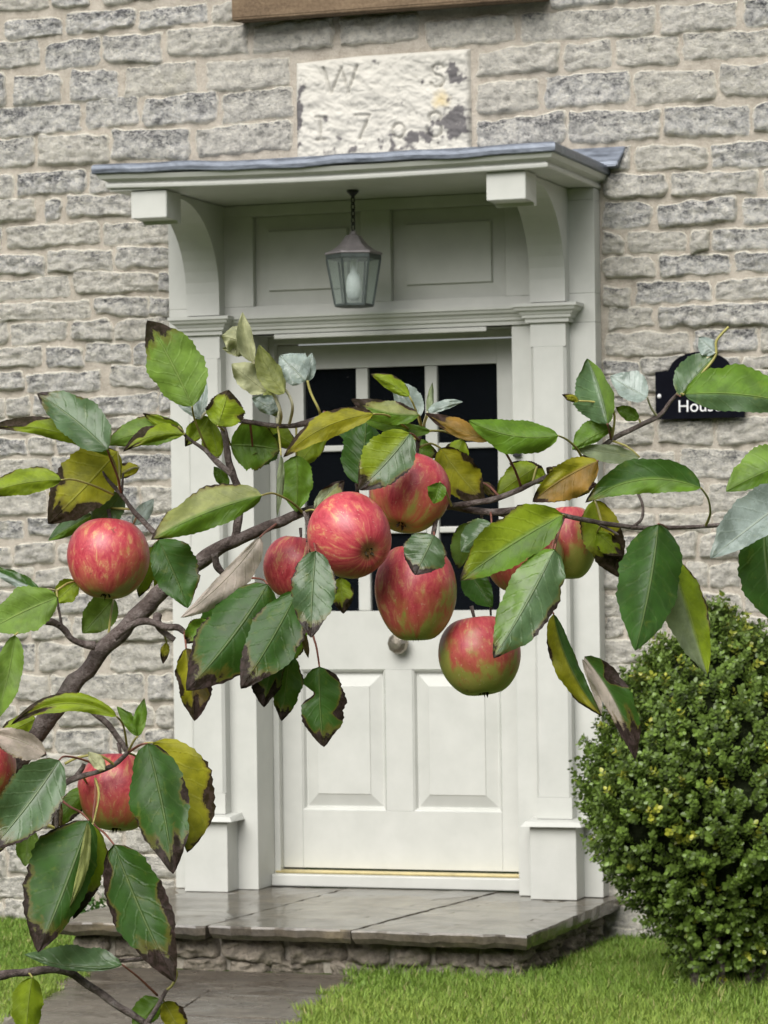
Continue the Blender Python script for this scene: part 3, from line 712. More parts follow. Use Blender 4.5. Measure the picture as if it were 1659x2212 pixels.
# ------------------------------------------------------------------ grass
GRASS = mat_attrcol('grass_blade', .55, .35, .3)
def path_bounds(y): t = np.clip((-1.16-y)/3.44, 0, 1); return -.64+.69*t, .25+.57*t
def blades(n, x0, x1, y0, y1, hmin, hmax):
    x = rng.uniform(x0, x1, n); y = rng.uniform(y0, y1, n)
    l, r = path_bounds(y)
    edge = .025*np.sin(y*17)+.02*np.sin(y*41+2)
    onpath = (y < -1.10) & (x > l+edge) & (x < r+edge)
    onstep = (y >= -1.13) & (x > -.80) & (x < .80)
    bare = ((x-1.42)**2+(y+1.2)**2 < .16**2) & (rng.random(n) < .8)
    k = ~(onpath | onstep | bare); x, y = x[k], y[k]; n = len(x)
    pat = .5+.5*np.sin(x*5.1+1.3*np.sin(y*4.2))*np.sin(y*6.3+x*2.); h = rng.uniform(hmin, hmax, n)*(.75+.5*pat)
    # longer against the step, the wall and round the bush
    near = np.maximum(np.exp(-np.abs(y+1.12)/.05)*((x > -.85) & (x < .9)), np.exp(-((x-1.38)**2+(y+1.2)**2)/.12)); h = h*(1+.8*near)
    a = rng.uniform(0, 2*np.pi, n); lean = rng.uniform(.2, 1.0, n)*h; wd = rng.uniform(.0012, .0026, n)
    dx, dy = np.cos(a), np.sin(a); px, py = -dy*wd, dx*wd; z = np.full(n, GZ-.02)
    V = np.empty((n, 5, 3))
    V[:, 0] = np.c_[x-px, y-py, z]; V[:, 1] = np.c_[x+px, y+py, z]
    V[:, 2] = np.c_[x-px*.8+dx*lean*.35, y-py*.8+dy*lean*.35, z+h*.6]; V[:, 3] = np.c_[x+px*.8+dx*lean*.35, y+py*.8+dy*lean*.35, z+h*.6]
    V[:, 4] = np.c_[x+dx*lean, y+dy*lean, z+h]
    c0 = np.array((.150, .270, .035)); c1 = np.array((.40, .50, .10)); c2 = np.array((.42, .38, .16))
    yel = np.clip((-1.25-y)*1.0, 0, .7)*rng.random(n)+.25*rng.random(n); dry = (rng.random(n) < .05)[:, None]
    c = c0+(c1-c0)*(yel+.25*pat*rng.random(n))[:, None]; c = np.where(dry, c2, c)*rng.uniform(.7, 1.25, n)[:, None]
    return V.reshape(-1, 3), np.repeat(c, 5, axis=0), n
sets = [blades(190000, -1.9, 2.1, -3.0, .0, .027, .041), blades(50000, -3.5, 4.0, -5.5, -.02, .03, .05)]
Vg = np.concatenate([s[0] for s in sets]); Cg = np.concatenate([s[1] for s in sets]); nb = sum(s[2] for s in sets)
idx = np.arange(nb)*5
def fast_mesh(name, V, polys_flat, sizes, cols):
    me = bpy.data.meshes.new(name); me.vertices.add(len(V)); me.vertices.foreach_set('co', V.astype(np.float32).ravel())
    me.loops.add(len(polys_flat)); me.loops.foreach_set('vertex_index', polys_flat.astype(np.int32))
    st = np.concatenate([[0], np.cumsum(sizes)[:-1]]); me.polygons.add(len(sizes)); me.polygons.foreach_set('loop_start', st.astype(np.int32)); me.polygons.foreach_set('loop_total', sizes.astype(np.int32))
    me.update(calc_edges=True); me.validate()
    setcol(me, 'col', np.c_[cols, np.ones(len(cols))]); return me
fl = np.stack([idx, idx+1, idx+3, idx+2, idx+2, idx+3, idx+4], 1).ravel(); sz = np.tile([4, 3], nb)
g = link('grass', fast_mesh('grass', Vg, fl, sz, Cg), GRASS); g['kind'] = 'stuff'; g['label'] = 'short green lawn grass either side of the path'; g['category'] = 'grass'

# ------------------------------------------------------------------ added hedge, unseen behind the camera, blocks low sky light; door glass mirrors it
V, F = [], []; HN, HM = 90, 9
for i in range(HN+1):
    a = math.pi*(-.04-1.08*i/HN+.06); hx, hy = 15*math.cos(a), -4.5+13.5*math.sin(a)
    for j in range(HM+1):
        t = j/HM; z_ = GZ-.1+4.7*t; q = 1+.05*fbm((hx*.8, hy*.8, z_*1.1), 4)-.08*max(0, t-.75)
        V.append((hx*q+fbm((hx, z_*2, 3), 3)*.35, hy*q+fbm((hy, z_*2, 7), 3)*.35, z_+fbm((hx*.7, hy*.7, 1), 3)*.7*t))
    for j in (1, 0): V.append((hx*1.10, hy*1.10, (GZ-.1) if j == 0 else 4.4+fbm((hx*.7, hy*.7, 1), 3)*.7))
K = HM+3
for i in range(HN):
    for j in range(K): F.append((i*K+j, i*K+(j+1) % K, (i+1)*K+(j+1) % K, (i+1)*K+j))
hd = pydata('added_shade_hedge', V, F, mat_simple('added_hedge_foliage', (.045, .075, .022), .8, .2, 0, 7, .7, 1, .2), None, True)
tag(hd, 'tall dark hedge added out of view behind the camera to block low light under the canopy', 'hedge')

# ------------------------------------------------------------------ box bush
bc = aty(1556, 1700, -1.2); BX, BY = bc.x, -1.2
bush = tag(empty('box_bush', (BX, BY, GZ)), 'clipped egg-shaped box bush with small dense leaves beside the porch', 'bush')
RPZ = [(.10, .11), (.17, .125), (.24, .165), (.33, .22), (.42, .31), (.56, .395), (.70, .438), (.80, .418), (.90, .378), (1.0, .325), (1.10, .255), (1.18, .17), (1.25, .03)]
def bush_r(z, a):
    zz = np.interp(z, [p[0] for p in RPZ], [p[1] for p in RPZ])
    return zz*(1+.055*math.sin(3*a+z*7)+.045*math.sin(5*a-z*11+1))+.012*math.sin(13*a+z*29)
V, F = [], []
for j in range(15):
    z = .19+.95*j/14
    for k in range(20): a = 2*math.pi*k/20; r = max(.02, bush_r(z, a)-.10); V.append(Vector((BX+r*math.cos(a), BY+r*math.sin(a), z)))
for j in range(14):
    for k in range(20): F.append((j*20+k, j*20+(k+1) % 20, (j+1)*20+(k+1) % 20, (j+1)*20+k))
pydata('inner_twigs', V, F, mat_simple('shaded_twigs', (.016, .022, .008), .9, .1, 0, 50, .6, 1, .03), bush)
random.seed(5)
for k in range(7):
    a = 2*math.pi*k/7+.3; p0 = Vector((BX+.09*math.cos(a), BY+.09*math.sin(a), GZ-.03)); p1 = Vector((BX+.13*math.cos(a), BY+.13*math.sin(a), .30)); p2 = Vector((BX+.22*math.cos(a), BY+.22*math.sin(a), .55))
    V, F = tube_data([p0, (p0+p1)/2+Vector((.01, .008, 0)), p1, p2], [.016, .014, .012, .008], 6); pydata('stem', V, F, BARK, bush, True)
LV, LC = [], []
def bleaf(p, d, nrm, L, W, c):
    s = d.cross(nrm).normalized(); n2 = s.cross(d).normalized()
    pts = (p, p+d*L*.35+s*W-n2*W*.25, p+d*L*.75+s*W*.75-n2*W*.2, p+d*L, p+d*L*.75-s*W*.75-n2*W*.2, p+d*L*.35-s*W-n2*W*.25)
    LV.extend(pts); LC.extend([c]*6)
nsp = 0
zs = np.array([p[0] for p in RPZ]); rs_ = np.array([p[1] for p in RPZ])
while nsp < 4300:
    z = random.uniform(.19, 1.25); a = random.uniform(0, 2*math.pi); r = bush_r(z, a)-.03
    if random.random() > r/.46+.12: continue
    nsp += 1
    depth = random.random()**1.6*.085; out = Vector((math.cos(a), math.sin(a), .25+(z-.6)*1.1)).normalized()
    lump = fbm((math.cos(a)*3.3, math.sin(a)*3.3, z*5.0), 2)
    p = Vector((BX+(r-depth-.03+lump*.035)*math.cos(a), BY+(r-depth-.03+lump*.035)*math.sin(a), z-.02))
    d = (out+Vector((random.uniform(-.7, .7), random.uniform(-.7, .7), random.uniform(-.2, .9)))).normalized()
    tipc = random.random(); base = np.array((.115, .18, .030))*random.uniform(.7, 1.35)
    patch = max(0, fbm((math.cos(a)*2.2+9, math.sin(a)*2.2, z*3.), 2))
    young = .0
    if tipc < .05+.45*patch: young = random.uniform(.3, 1)
    L = random.uniform(.05, .085); nl = random.randint(6, 8); b1 = d.orthogonal().normalized()
    for q in range(nl):
        t = .25+.75*q/(nl-1); pos = p+d*L*t; b1 = (Matrix.Rotation(math.pi/2+random.uniform(-.25, .25), 3, d) @ b1)
        for sg_ in (1, -1):
            ld = (b1*sg_*.9+d*random.uniform(.35, .9)+Vector((random.uniform(-.2, .2),)*3)).normalized()
            c = base+(np.array((.38, .38, .04))-base)*(young*t**2)
            c = c*random.uniform(.75, 1.3); s_ = random.uniform(.8, 1.2)
            bleaf(pos, ld, d, .0155*s_, .0062*s_, c)
LV = np.array([tuple(v) for v in LV]); LC = np.array(LC); nl = len(LV)//6; idx = np.arange(nl)*6
fl = np.stack([idx, idx+1, idx+2, idx+3, idx, idx+3, idx+4, idx+5], 1).ravel(); sz = np.full(nl*2, 4)
o = link('foliage', fast_mesh('foliage', LV, fl, sz, LC), mat_attrcol('box_leaf', .38, .5, .18), bush); o['kind'] = 'stuff'

# --- small weed at the foot of the wall
LV, LC = [], []
wp = atz(215, 1930, .25); wd = tag(empty('wall_weed', (wp.x, wp.y, .14)), 'small green weed growing at the wall foot left of the doorstep', 'plant')
random.seed(3)
for k in range(130):
    d = Vector((random.uniform(-1, 1), random.uniform(-1, .6), random.uniform(.1, 1.2))).normalized(); p = Vector((wp.x+random.uniform(-.07, .07), wp.y+random.uniform(-.04, .03), .15+random.random()*.07))
    bleaf(p, d, Vector((0, 0, 1)), random.uniform(.03, .05), random.uniform(.005, .009), np.array((.07, .16, .03))*random.uniform(.7, 1.4))
LV = np.array([tuple(v) for v in LV]); nl = len(LV)//6; idx = np.arange(nl)*6
fl = np.stack([idx, idx+1, idx+2, idx+3, idx, idx+3, idx+4, idx+5], 1).ravel()
link('foliage', fast_mesh('foliage', LV, fl, np.full(nl*2, 4), np.array(LC)), GRASS, wd)

# ------------------------------------------------------------------ apple tree
random.seed(11)
ZB = 2.85                                  # distance of the bough from the camera
tree = tag(empty('apple_tree', at(-420, 4300, ZB+.1)), 'apple tree bough with browning autumn leaves reaching across the doorway from the left', 'tree')
def pxm(Z): return Z/FPX                    # metres per reference pixel at distance Z
SAMPLES = []                               # (px, py, Z, branch object)
def branch(pts, dz=0., sub=6, n=8, name='branch'):
    P3 = []; R3 = []
    for q in pts:
        x, y, r = q[:3]; Z = ZB+dz+(q[3] if len(q) > 3 else 0); P3.append(at(x, y, Z)); R3.append(r*.82*pxm(Z))
    pp, rr = catmull(P3, R3, sub)
    pp2, rr2 = [], []
    for i, (p, r) in enumerate(zip(pp, rr)):
        k = Vector((fbm((p.x*50, p.y*50, p.z*50), 2), fbm((p.y*50, p.z*50, p.x*50+5), 2), fbm((p.z*50, p.x*50+9, p.y*50), 2)))*r*.30
        pp2.append(p+k); rr2.append(r*(1+.18*fbm((p.x*70+3, p.y*70, p.z*70), 2)))
    V, F = tube_data(pp2, rr2, n); o = pydata(name, V, F, BARK, tree, True)
    for q in range(len(pts)-1):
        a, b = pts[q], pts[q+1]
        for t in (0, .33, .66, 1):
            za = ZB+dz+(a[3] if len(a) > 3 else 0); zb = ZB+dz+(b[3] if len(b) > 3 else 0)
            SAMPLES.append((a[0]+(b[0]-a[0])*t, a[1]+(b[1]-a[1])*t, za+(zb-za)*t, o))
    return o
# trunk and the bough
branch([(-420, 4400, 130, .1), (-400, 3600, 105, .1), (-330, 2900, 85, .08), (-210, 2250, 55, .04), (-60, 1820, 33, .0), (38, 1645, 27), (100, 1560, 25), (165, 1475, 23), (232, 1392, 23), (300, 1322, 23), (362, 1266, 22), (432, 1214, 20),
        (482, 1180, 18), (560, 1146, 15), (640, 1112, 13), (720, 1092, 12, .03), (840, 1085, 11, .05), (960, 1092, 10, .03), (1060, 1106, 9.5), (1150, 1096, 8)], n=12)
branch([(958, 1096, 9, .03), (1010, 1088, 8), (1080, 1074, 7.5), (1150, 1045, 7), (1240, 1002, 7), (1320, 951, 6.5), (1385, 918, 7), (1425, 897, 6.5), (1447, 868, 5), (1462, 852, 4)])
branch([(1060, 1104, 8), (1110, 1112, 8), (1160, 1100, 7), (1220, 1114, 6.5), (1300, 1130, 6), (1370, 1139, 6), (1440, 1140, 6), (1520, 1137, 5.5), (1640, 1122, 5), (1740, 1090, 5)])
branch([(1366, 1139, 4.5), (1386, 1120, 4), (1388, 1090, 4), (1376, 1062, 3.5)])
branch([(1290, 1130, 4), (1320, 1146, 3.5), (1336, 1156, 2.5)])
branch([(505, 1168, 12), (518, 1100, 11), (512, 1050, 10.5), (494, 1000, 10), (484, 930, 9), (462, 896, 8), (446, 880, 6)])
branch([(500, 1025, 8), (470, 1000, 8), (445, 975, 6), (410, 950, 4), (396, 936, 3.5)], -.02)
branch([(466, 918, 6), (495, 906, 6), (540, 912, 6), (600, 920, 6.5), (650, 918, 6), (688, 905, 5)])
branch([(640, 918, 5), (690, 900, 4), (700, 890, 3)])
branch([(392, 1218, 11), (360, 1180, 8), (322, 1138, 7.5), (286, 1100, 6.5), (258, 1064, 5.5), (236, 1040, 4.5), (222, 1018, 3)], .0)
branch([(262, 1070, 4), (264, 1046, 3.2), (266, 1022, 2.6)])
branch([(246, 1378, 10), (282, 1352, 9), (318, 1342, 9), (352, 1354, 9), (382, 1356, 10), (398, 1366, 7)], -.04)
branch([(340, 1330, 13, -.02), (338, 1345, 11, -.03), (352, 1366, 9, -.03), (376, 1382, 8, -.03)])
branch([(206, 1396, 11), (176, 1390, 10), (152, 1378, 9), (136, 1356, 9), (112, 1342, 10), (98, 1343, 7)], -.02)
branch([(135, 1356, 5), (130, 1330, 4), (124, 1300, 3.5), (122, 1276, 3)], -.02)
branch([(464, 1196, 11), (468, 1222, 11), (482, 1240, 8), (494, 1248, 6)], -.02)
branch([(135, 1508, 10), (170, 1512, 9), (204, 1538, 9), (236, 1568, 8.5), (268, 1612, 8), (276, 1626, 8)], -.05)
branch([(276, 1626, 7), (250, 1650, 6.5), (214, 1666, 7), (160, 1682, 8), (132, 1700, 8), (124, 1730, 8), (122, 1790, 5)], -.06)
branch([(160, 1682, 6), (176, 1662, 7), (182, 1650, 6)], -.06)
branch([(60, 1600, 9), (84, 1612, 8), (94, 1634, 9)], -.06)
branch([(-420, 2230, 26, .05), (-200, 2160, 16), (-60, 2116, 12), (0, 2108, 12), (60, 2100, 11), (130, 2094, 11), (190, 2128, 10), (260, 2176, 9), (330, 2222, 9), (420, 2290, 8)], -.10)
branch([(132, 2094, 8), (172, 2078, 7), (240, 2076, 5.5), (306, 2072, 5.5), (330, 2064, 4)], -.10)
branch([(300, 2240, 8), (330, 2190, 7), (350, 2156, 6.5), (360, 2138, 5)], -.10)
branch([(905, 1092, 9, .03), (903, 1040, 8, .02), (900, 990, 7, .0), (905, 950, 7), (912, 930, 5)])
branch([(660, 1105, 8), (664, 1130, 8), (668, 1160, 6), (664, 1172, 4)], -.05)
branch([(945, 1100, 8), (942, 1125, 7), (938, 1150, 7), (932, 1165, 4)], -.03)
branch([(1040, 1108, 5), (1046, 1180, 4), (1056, 1260, 3.5), (1060, 1330, 3)], .02)
branch([(770, 1090, 6, .04), (772, 1060, 5), (770, 1045, 4)])

PET = mat_simple('leaf_stalk', (.36, .33, .10), .5, .4, 0, 80, .35); PETR = mat_simple('red_leaf_stalk', (.22, .085, .06), .5, .4, 0, 80, .35)
PETC = mat_simple('cream_leaf_stalk', (.58, .55, .36), .5, .4, 0, 80, .2)
KINDS = {  # colour, gloss
 'G': ((.135, .265, .022), .38), 'D': ((.046, .130, .018), .5), 'Y': ((.275, .375, .018), .25), 'L': ((.21, .35, .055), .25), 'Yb': ((.40, .38, .020), .15),
 'W': ((.46, .55, .51), 1.0), 'S': ((.11, .20, .085), .9), 'U': ((.30, .36, .21), .3), 'C': ((.56, .57, .34), .2), 'C2': ((.34, .37, .12), .3),
 'P': ((.60, .51, .44), .3), 'O': ((.34, .19, .035), .3), 'B': ((.14, .085, .035), .3)}
def leaf(b, t, bulge, wl, wr, kind, br=(0, 0, 0), dz=0., k=.45, fold=.25, tipdz=0., att=None, pet=None, notch=None, kind2=None, wob=1., free=False):
    """b, t: base and tip; wl / wr: width of the half blades left and right of the midrib; br: dead margin left, right, tip"""
    N, M = 32, 6
    wl, wr = [q_*1.13 if abs(q_) > 19 else q_ for q_ in (wl, wr)]; br = tuple(q_*(.8 if q_ > .15 else .5) for q_ in br)
    (bx, by), (tx, ty) = b, t; dx, dy = tx-bx, ty-by; L = math.hypot(dx, dy); lx, ly = dy/L, -dx/L
    cx, cy = (bx+tx)/2+lx*bulge*2, (by+ty)/2+ly*bulge*2
    # nearest point of the wood
    if att is None:
        best = min(SAMPLES, key=lambda s: (s[0]-bx)**2+(s[1]-by)**2)
    else: best = min(SAMPLES, key=lambda s: (s[0]-att[0])**2+(s[1]-att[1])**2)
    Zb = best[2]+dz; par = best[3]
    fold *= random.choice((1, 1, -1))*random.uniform(1.0, 2.6)
    sd = random.uniform(0, 90); col = np.array(KINDS[kind][0])*random.uniform(.88, 1.12); gl = KINDS[kind][1]
    col2 = np.array(KINDS[kind2][0])*random.uniform(.9, 1.1) if kind2 else col
    V, UV, LC = [], [], []; m = pxm(Zb)
    for i in range(N+1):
        s = i/N; q = 1-s
        px = q*q*bx+2*q*s*cx+s*s*tx; py = q*q*by+2*q*s*cy+s*s*ty
        tx_, ty_ = 2*q*(cx-bx)+2*s*(tx-cx), 2*q*(cy-by)+2*s*(ty-cy); tl = math.hypot(tx_, ty_); nx, ny = ty_/tl, -tx_/tl
        wp = (math.sin(math.pi*min(1, s**.80)))**.72 if 0 < s < 1 else 0
        wp *= 1-.22*max(0, s-.78)/.22
        for j in range(-M, M+1):
            a = j/M; ww = wl if a > 0 else wr; av = abs(a)
            wv = ww*wp
            if notch and ((a > 0) == (notch[0] > 0)): wv *= 1-notch[2]*math.exp(-((s-notch[1])/.09)**2)
            wv *= 1+.16*av*av*fbm((s*4.5+sd, (3 if a > 0 else 7), 0), 2)
            if av == 1: wv *= 1+.045*(i % 2)+.05*fbm((s*14+sd, a, 0), 2)
            off = av*wv*(1 if a > 0 else -1)
            X = px+nx*off; Y = py+ny*off
            dep = tipdz*s*s + (fold*abs(ww)*wp*m)*(av**1.3) + k*(by-Y)*m*.6
            dep += wob*m*(11*fbm((s*2.6+sd, a*1.3, 1.), 2)*av + 5*math.sin(s*13+sd+(2 if a > 0 else 0))*av**2*min(1, abs(wv)/25))
            # quilting between the side veins
            dep -= 1.5*m*math.cos(2*math.pi*(7.5*s-1.7*av))*min(1, av*3)*(1-av)*1.2
            V.append(at(X, Y, Zb+dep))
            e = br[0] if a > 0 else br[1]; dead = 0
            if e:
                ee = e*(.10+.55*s+2.6*fbm((s*2.7+sd, (2 if a > 0 else 9), 5), 2))
                dead = max(dead, .60+(av-(1-ee))*1.5-(.30 if ee < .015 else 0))
            if br[2]: dead = max(dead, .60+(s-(1-br[2]*(.9+.9*fbm((a*1.7+sd, 2, 1), 2)))+.06*av)*1.6)
            UV.append(((a+1)/2, s, max(0, min(1, dead)), 1)); c = col if a >= 0 else col2; LC.append((*c, 1))
    W = 2*M+1; F = [(i*W+j, i*W+j+1, (i+1)*W+j+1, (i+1)*W+j) for i in range(N) for j in range(W-1)]
    nlf = len(V)
    me = bpy.data.meshes.new('leaf')
    # stalk
    pts = []
    if not free:
        e3 = at(best[0], best[1], best[2]) if pet is None else None
        base3 = V[W//2]
        if pet is None:
            dist = math.hypot(best[0]-bx, best[1]-by)
            mid = (base3+e3)/2+Uv*m*dist*.10; pts = [base3, (base3+mid)/2+Uv*m*dist*.03, mid, (mid+e3)/2, e3]
        else:
            Zp = lambda r: Zb+(best[2]-Zb)*r
            pts = [base3]+[at(x, y, Zp((i+1)/len(pet))) for i, (x, y) in enumerate(pet)]
            pts, _ = catmull(pts, [1]*len(pts), 5)
        tV, tF = tube_data(pts, [m*(2.0+1.2*i/len(pts)) for i in range(len(pts))], 6)
        F2 = [tuple(i+nlf for i in f) for f in tF]; V = V+tV; UV += [(.5, 0, 0, 1)]*len(tV); LC += [(*col, 1)]*len(tV)
    else: F2 = []
    me.from_pydata([tuple(v) for v in V], [], F+F2); me.update()
    setcol(me, 'luv', UV); setcol(me, 'lcol', LC); at_ = me.attributes.new('lgl', 'FLOAT', 'POINT'); at_.data.foreach_set('value', [gl]*len(V))
    o = link('leaf', me, LEAFM, par, True); me.materials.append(PETC if kind in ('C', 'C2', 'W') else (PET if kind in ('Y', 'Yb', 'L', 'U', 'G') else PETR))
    for p in me.polygons[len(F):]: p.material_index = 1
    return o
def stalk(pts, r, mat, dz=0., parent=None):
    best = min(SAMPLES, key=lambda s: (s[0]-pts[0][0])**2+(s[1]-pts[0][1])**2)
    P3, R3 = catmull([at(x, y, best[2]+dz*min(1, i)) for i, (x, y) in enumerate(pts)], [r*pxm(ZB)]*len(pts), 5)
    V, F = tube_data(P3, R3, 6); return pydata('leaf_stalk', V, F, mat, best[3], True)

lf = leaf
# upper left
lf((415, 878), (318, 692), -4, 46, 58, 'L', (0, 0, .22), -.06, .2, .12, pet=[(420, 905), (440, 955), (452, 980)])
lf((434, 905), (352, 828), 0, 12, 15, 'W', dz=.0, k=1.0); lf((432, 905), (442, 808), 0, 14, 12, 'W', dz=.02, k=.9)
lf((470, 920), (494, 842), 0, 30, 42, 'Y', (.22, .30, .2), -.05, .3, att=(484, 930))
lf((232, 972), (80, 850), -6, 34, 48, 'S', (0, .06, .12), -.05, .9, .15, pet=[(240, 995), (254, 1030), (262, 1066)])
lf((240, 985), (-30, 925), -26, 16, 24, 'Y', (0, .75, .2), -.02, .35, .3, pet=[(250, 1010), (258, 1060)])
lf((398, 938), (266, 976), -16, 14, 20, 'Y', (0, .75, .25), -.03, .3)
lf((398, 934), (226, 962), -14, 26, 30, 'L', (0, .05, 0), .0, .4)
lf((385, 920), (308, 892), 4, 12, 12, 'Y', (0, .5, .2), .0, .3)
lf((254, 975), (104, 1132), 2, 48, 62, 'Yb', (.5, .38, .25), .01, .25, .1, pet=[(258, 1010), (258, 1062)])
lf((132, 1037), (-40, 1072), -10, 22, 28, 'Y', (0, .12, .2), -.05, .4, pet=[(160, 1036), (205, 1050), (245, 1068)])
lf((262, 1066), (200, 1140), 0, 28, 30, 'S', dz=.03, k=.5); lf((288, 1132), (332, 1078), 0, 16, 18, 'W', dz=.03, k=1)
lf((200, 1112), (104, 1168), 0, 16, 20, 'G', dz=.05, att=(286, 1100), kind2='S')
lf((566, 1070), (326, 1166), -10, 32, 44, 'G', (0, .12, .08), -.08, .5, .2, kind2='C2', pet=[(592, 1066), (630, 1085), (655, 1108)])
lf((342, 1166), (406, 1314), 2, 50, 36, 'D', (.10, 0, 0), -.05, .35, .2, att=(335, 1150))
lf((562, 1160), (390, 1334), 10, 36, 14, 'P', (0, 0, 0), -.10, .5, .2, pet=[(575, 1148), (600, 1130)])
lf((578, 1262), (402, 1492), 8, 66, 62, 'D', (.16, .10, .22), -.10, .55, .2, att=(494, 1248), pet=[(560, 1250), (494, 1248)])
lf((642, 1278), (520, 1488), 4, 52, 46, 'D', (.18, .1, .25), -.085, .6, .2, pet=[(655, 1230), (664, 1172)], att=(664, 1172))
lf((402, 1400), (420, 1558), 4, 40, 28, 'B', (.3, .4, .3), -.06, .2, att=(398, 1366), kind2='Yb')
lf((596, 1400), (570, 1528), -2, 26, 38, 'D', (.15, .55, .4), -.05, .2, att=(664, 1172), pet=[(630, 1320), (664, 1172)])
lf((626, 1414), (608, 1558), 0, 30, 26, 'D', (.12, 0, .2), -.04, .2, att=(664, 1172), pet=[(640, 1330), (664, 1172)])
lf((682, 1190), (672, 1378), -3, 44, 40, 'S', (.05, .1, .2), -.14, .6, .15, pet=[(678, 1172), (668, 1160)])
lf((690, 1440), (700, 1614), -4, 50, 40, 'D', (.42, .45, .22), -.08, .15, .1, att=(668, 1160), pet=[(684, 1400), (672, 1340), (668, 1160)], notch=(-1, .33, .75))
lf((655, 1366), (666, 1422), 0, 7, 7, 'B', dz=-.06, att=(668, 1160)); lf((735, 1248), (742, 1326), 0, 22, 20, 'Y', (.2, .1, .4), .05, .2, att=(668, 1160))
lf((806, 894), (612, 988), -20, 24, 24, 'Yb', (0, .42, .10), -.06, .35, .2, pet=[(840, 898), (880, 925), (902, 948)])
lf((640, 984), (640, 1106), 2, 30, 36, 'G', dz=.0, att=(640, 918), k=.2); lf((607, 984), (598, 1116), 2, 9, 7, 'U', dz=-.03, att=(606, 920), k=.1)
lf((498, 962), (606, 972), 4, 46, 46, 'G', (.08, .08, .06), .02, .2, att=(484, 930)); lf((548, 1000), (600, 935), 0, 14, 28, 'D', dz=.03, att=(540, 912))
lf((472, 988), (452, 902), 0, 24, 18, 'Y', (0, .1, 0), .03, .2); lf((492, 1050), (462, 1008), 0, 14, 14, 'G', dz=.02)
# pale young shoot
stalk([(604, 916), (606, 890), (590, 850), (560, 808), (542, 770), (528, 720)], 4, PETC, -.03); stalk([(625, 916), (632, 880), (622, 850), (600, 826)], 3.4, PETC, -.03)
stalk([(690, 902), (690, 888), (672, 850), (664, 822)], 3, PET, -.02)
lf((546, 782), (524, 674), 2, 20, 14, 'C', dz=-.05, k=.2, fold=.6, free=True, att=(600, 920)); lf((542, 748), (478, 726), -4, 30, 26, 'C', dz=-.04, k=.3, fold=.7, free=True, att=(600, 920), wob=2.4)
lf((536, 758), (480, 752), 0, 14, 12, 'C', dz=-.03, k=.3, free=True, att=(600, 920), wob=2.); lf((574, 846), (500, 786), 0, 24, 30, 'C', dz=-.04, k=.3, free=True, att=(600, 920), wob=2.)
lf((614, 850), (560, 744), 8, 24, 22, 'C2', dz=-.05, k=.3, free=True, att=(600, 920)); lf((660, 822), (604, 768), 0, 30, 34, 'W', dz=-.02, k=1.0, free=True, att=(690, 902), wob=2.)
lf((660, 826), (674, 762), 0, 14, 16, 'W', dz=-.01, k=1.1, free=True, att=(690, 902)); lf((602, 888), (544, 860), 0, 18, 20, 'W', dz=.01, k=.8, att=(600, 920), wob=2.)
lf((596, 900), (570, 830), 0, 12, 14, 'C2', dz=.02, att=(600, 920))
# middle crown
lf((905, 896), (758, 862), 12, 20, 24, 'G', (0, .38, .3), -.04, .4, .2, kind2='C2', att=(912, 930)); lf((884, 856), (800, 808), -4, 14, 18, 'Y', (.0, .35, .1), -.02, .4, att=(912, 930))
lf((906, 902), (846, 822), 0, 20, 28, 'W', dz=.0, k=1.0, att=(912, 930)); lf((1060, 950), (918, 892), 6, 16, 20, 'O', (.1, .35, .3), -.05, .4, att=(912, 930), pet=[(1085, 968), (1110, 1010), (1125, 1050)])
lf((930, 932), (764, 894), 8, 16, 16, 'G', (0, .1, .1), -.02, .5, att=(912, 930)); lf((924, 890), (1000, 868), 4, 12, 10, 'W', dz=-.03, k=.9, att=(912, 930))
lf((926, 896), (934, 826), 0, 8, 7, 'U', dz=-.01, att=(912, 930)); lf((775, 1046), (792, 902), -2, 42, 40, 'D', dz=-.01, k=.25, att=(770, 1045))
lf((886, 936), (774, 1058), 4, 42, 50, 'S', (.1, .0, .2), -.07, .5, .2, kind2='Y', att=(905, 950)); lf((1206, 941), (1012, 908), 16, 34, 30, 'G', dz=-.06, k=.55, fold=.3, pet=[(1225, 950), (1245, 968), (1258, 990)])
lf((952, 968), (1048, 1086), -4, 36, 40, 'Yb', (.45, .1, .3), .02, .3, att=(905, 950), pet=[(930, 958), (905, 966)]); lf((680, 1102), (744, 1038), 6, 14, 28, 'U', (.3, 0, .2), -.04, .4, att=(660, 1105), kind2='C2')
lf((1040, 1042), (1076, 1082), 0, 14, 10, 'B', (.6, .6, .5), .03, .3, att=(1080, 1074)); lf((950, 1042), (936, 1088), 2, 18, 20, 'G', dz=-.16, k=.3, att=(945, 1100), pet=[(962, 1060), (975, 1092)])
lf((938, 1156), (896, 1242), 0, 40, 44, 'S', (.1, .15, .3), -.11, .6, .1, att=(938, 1150))
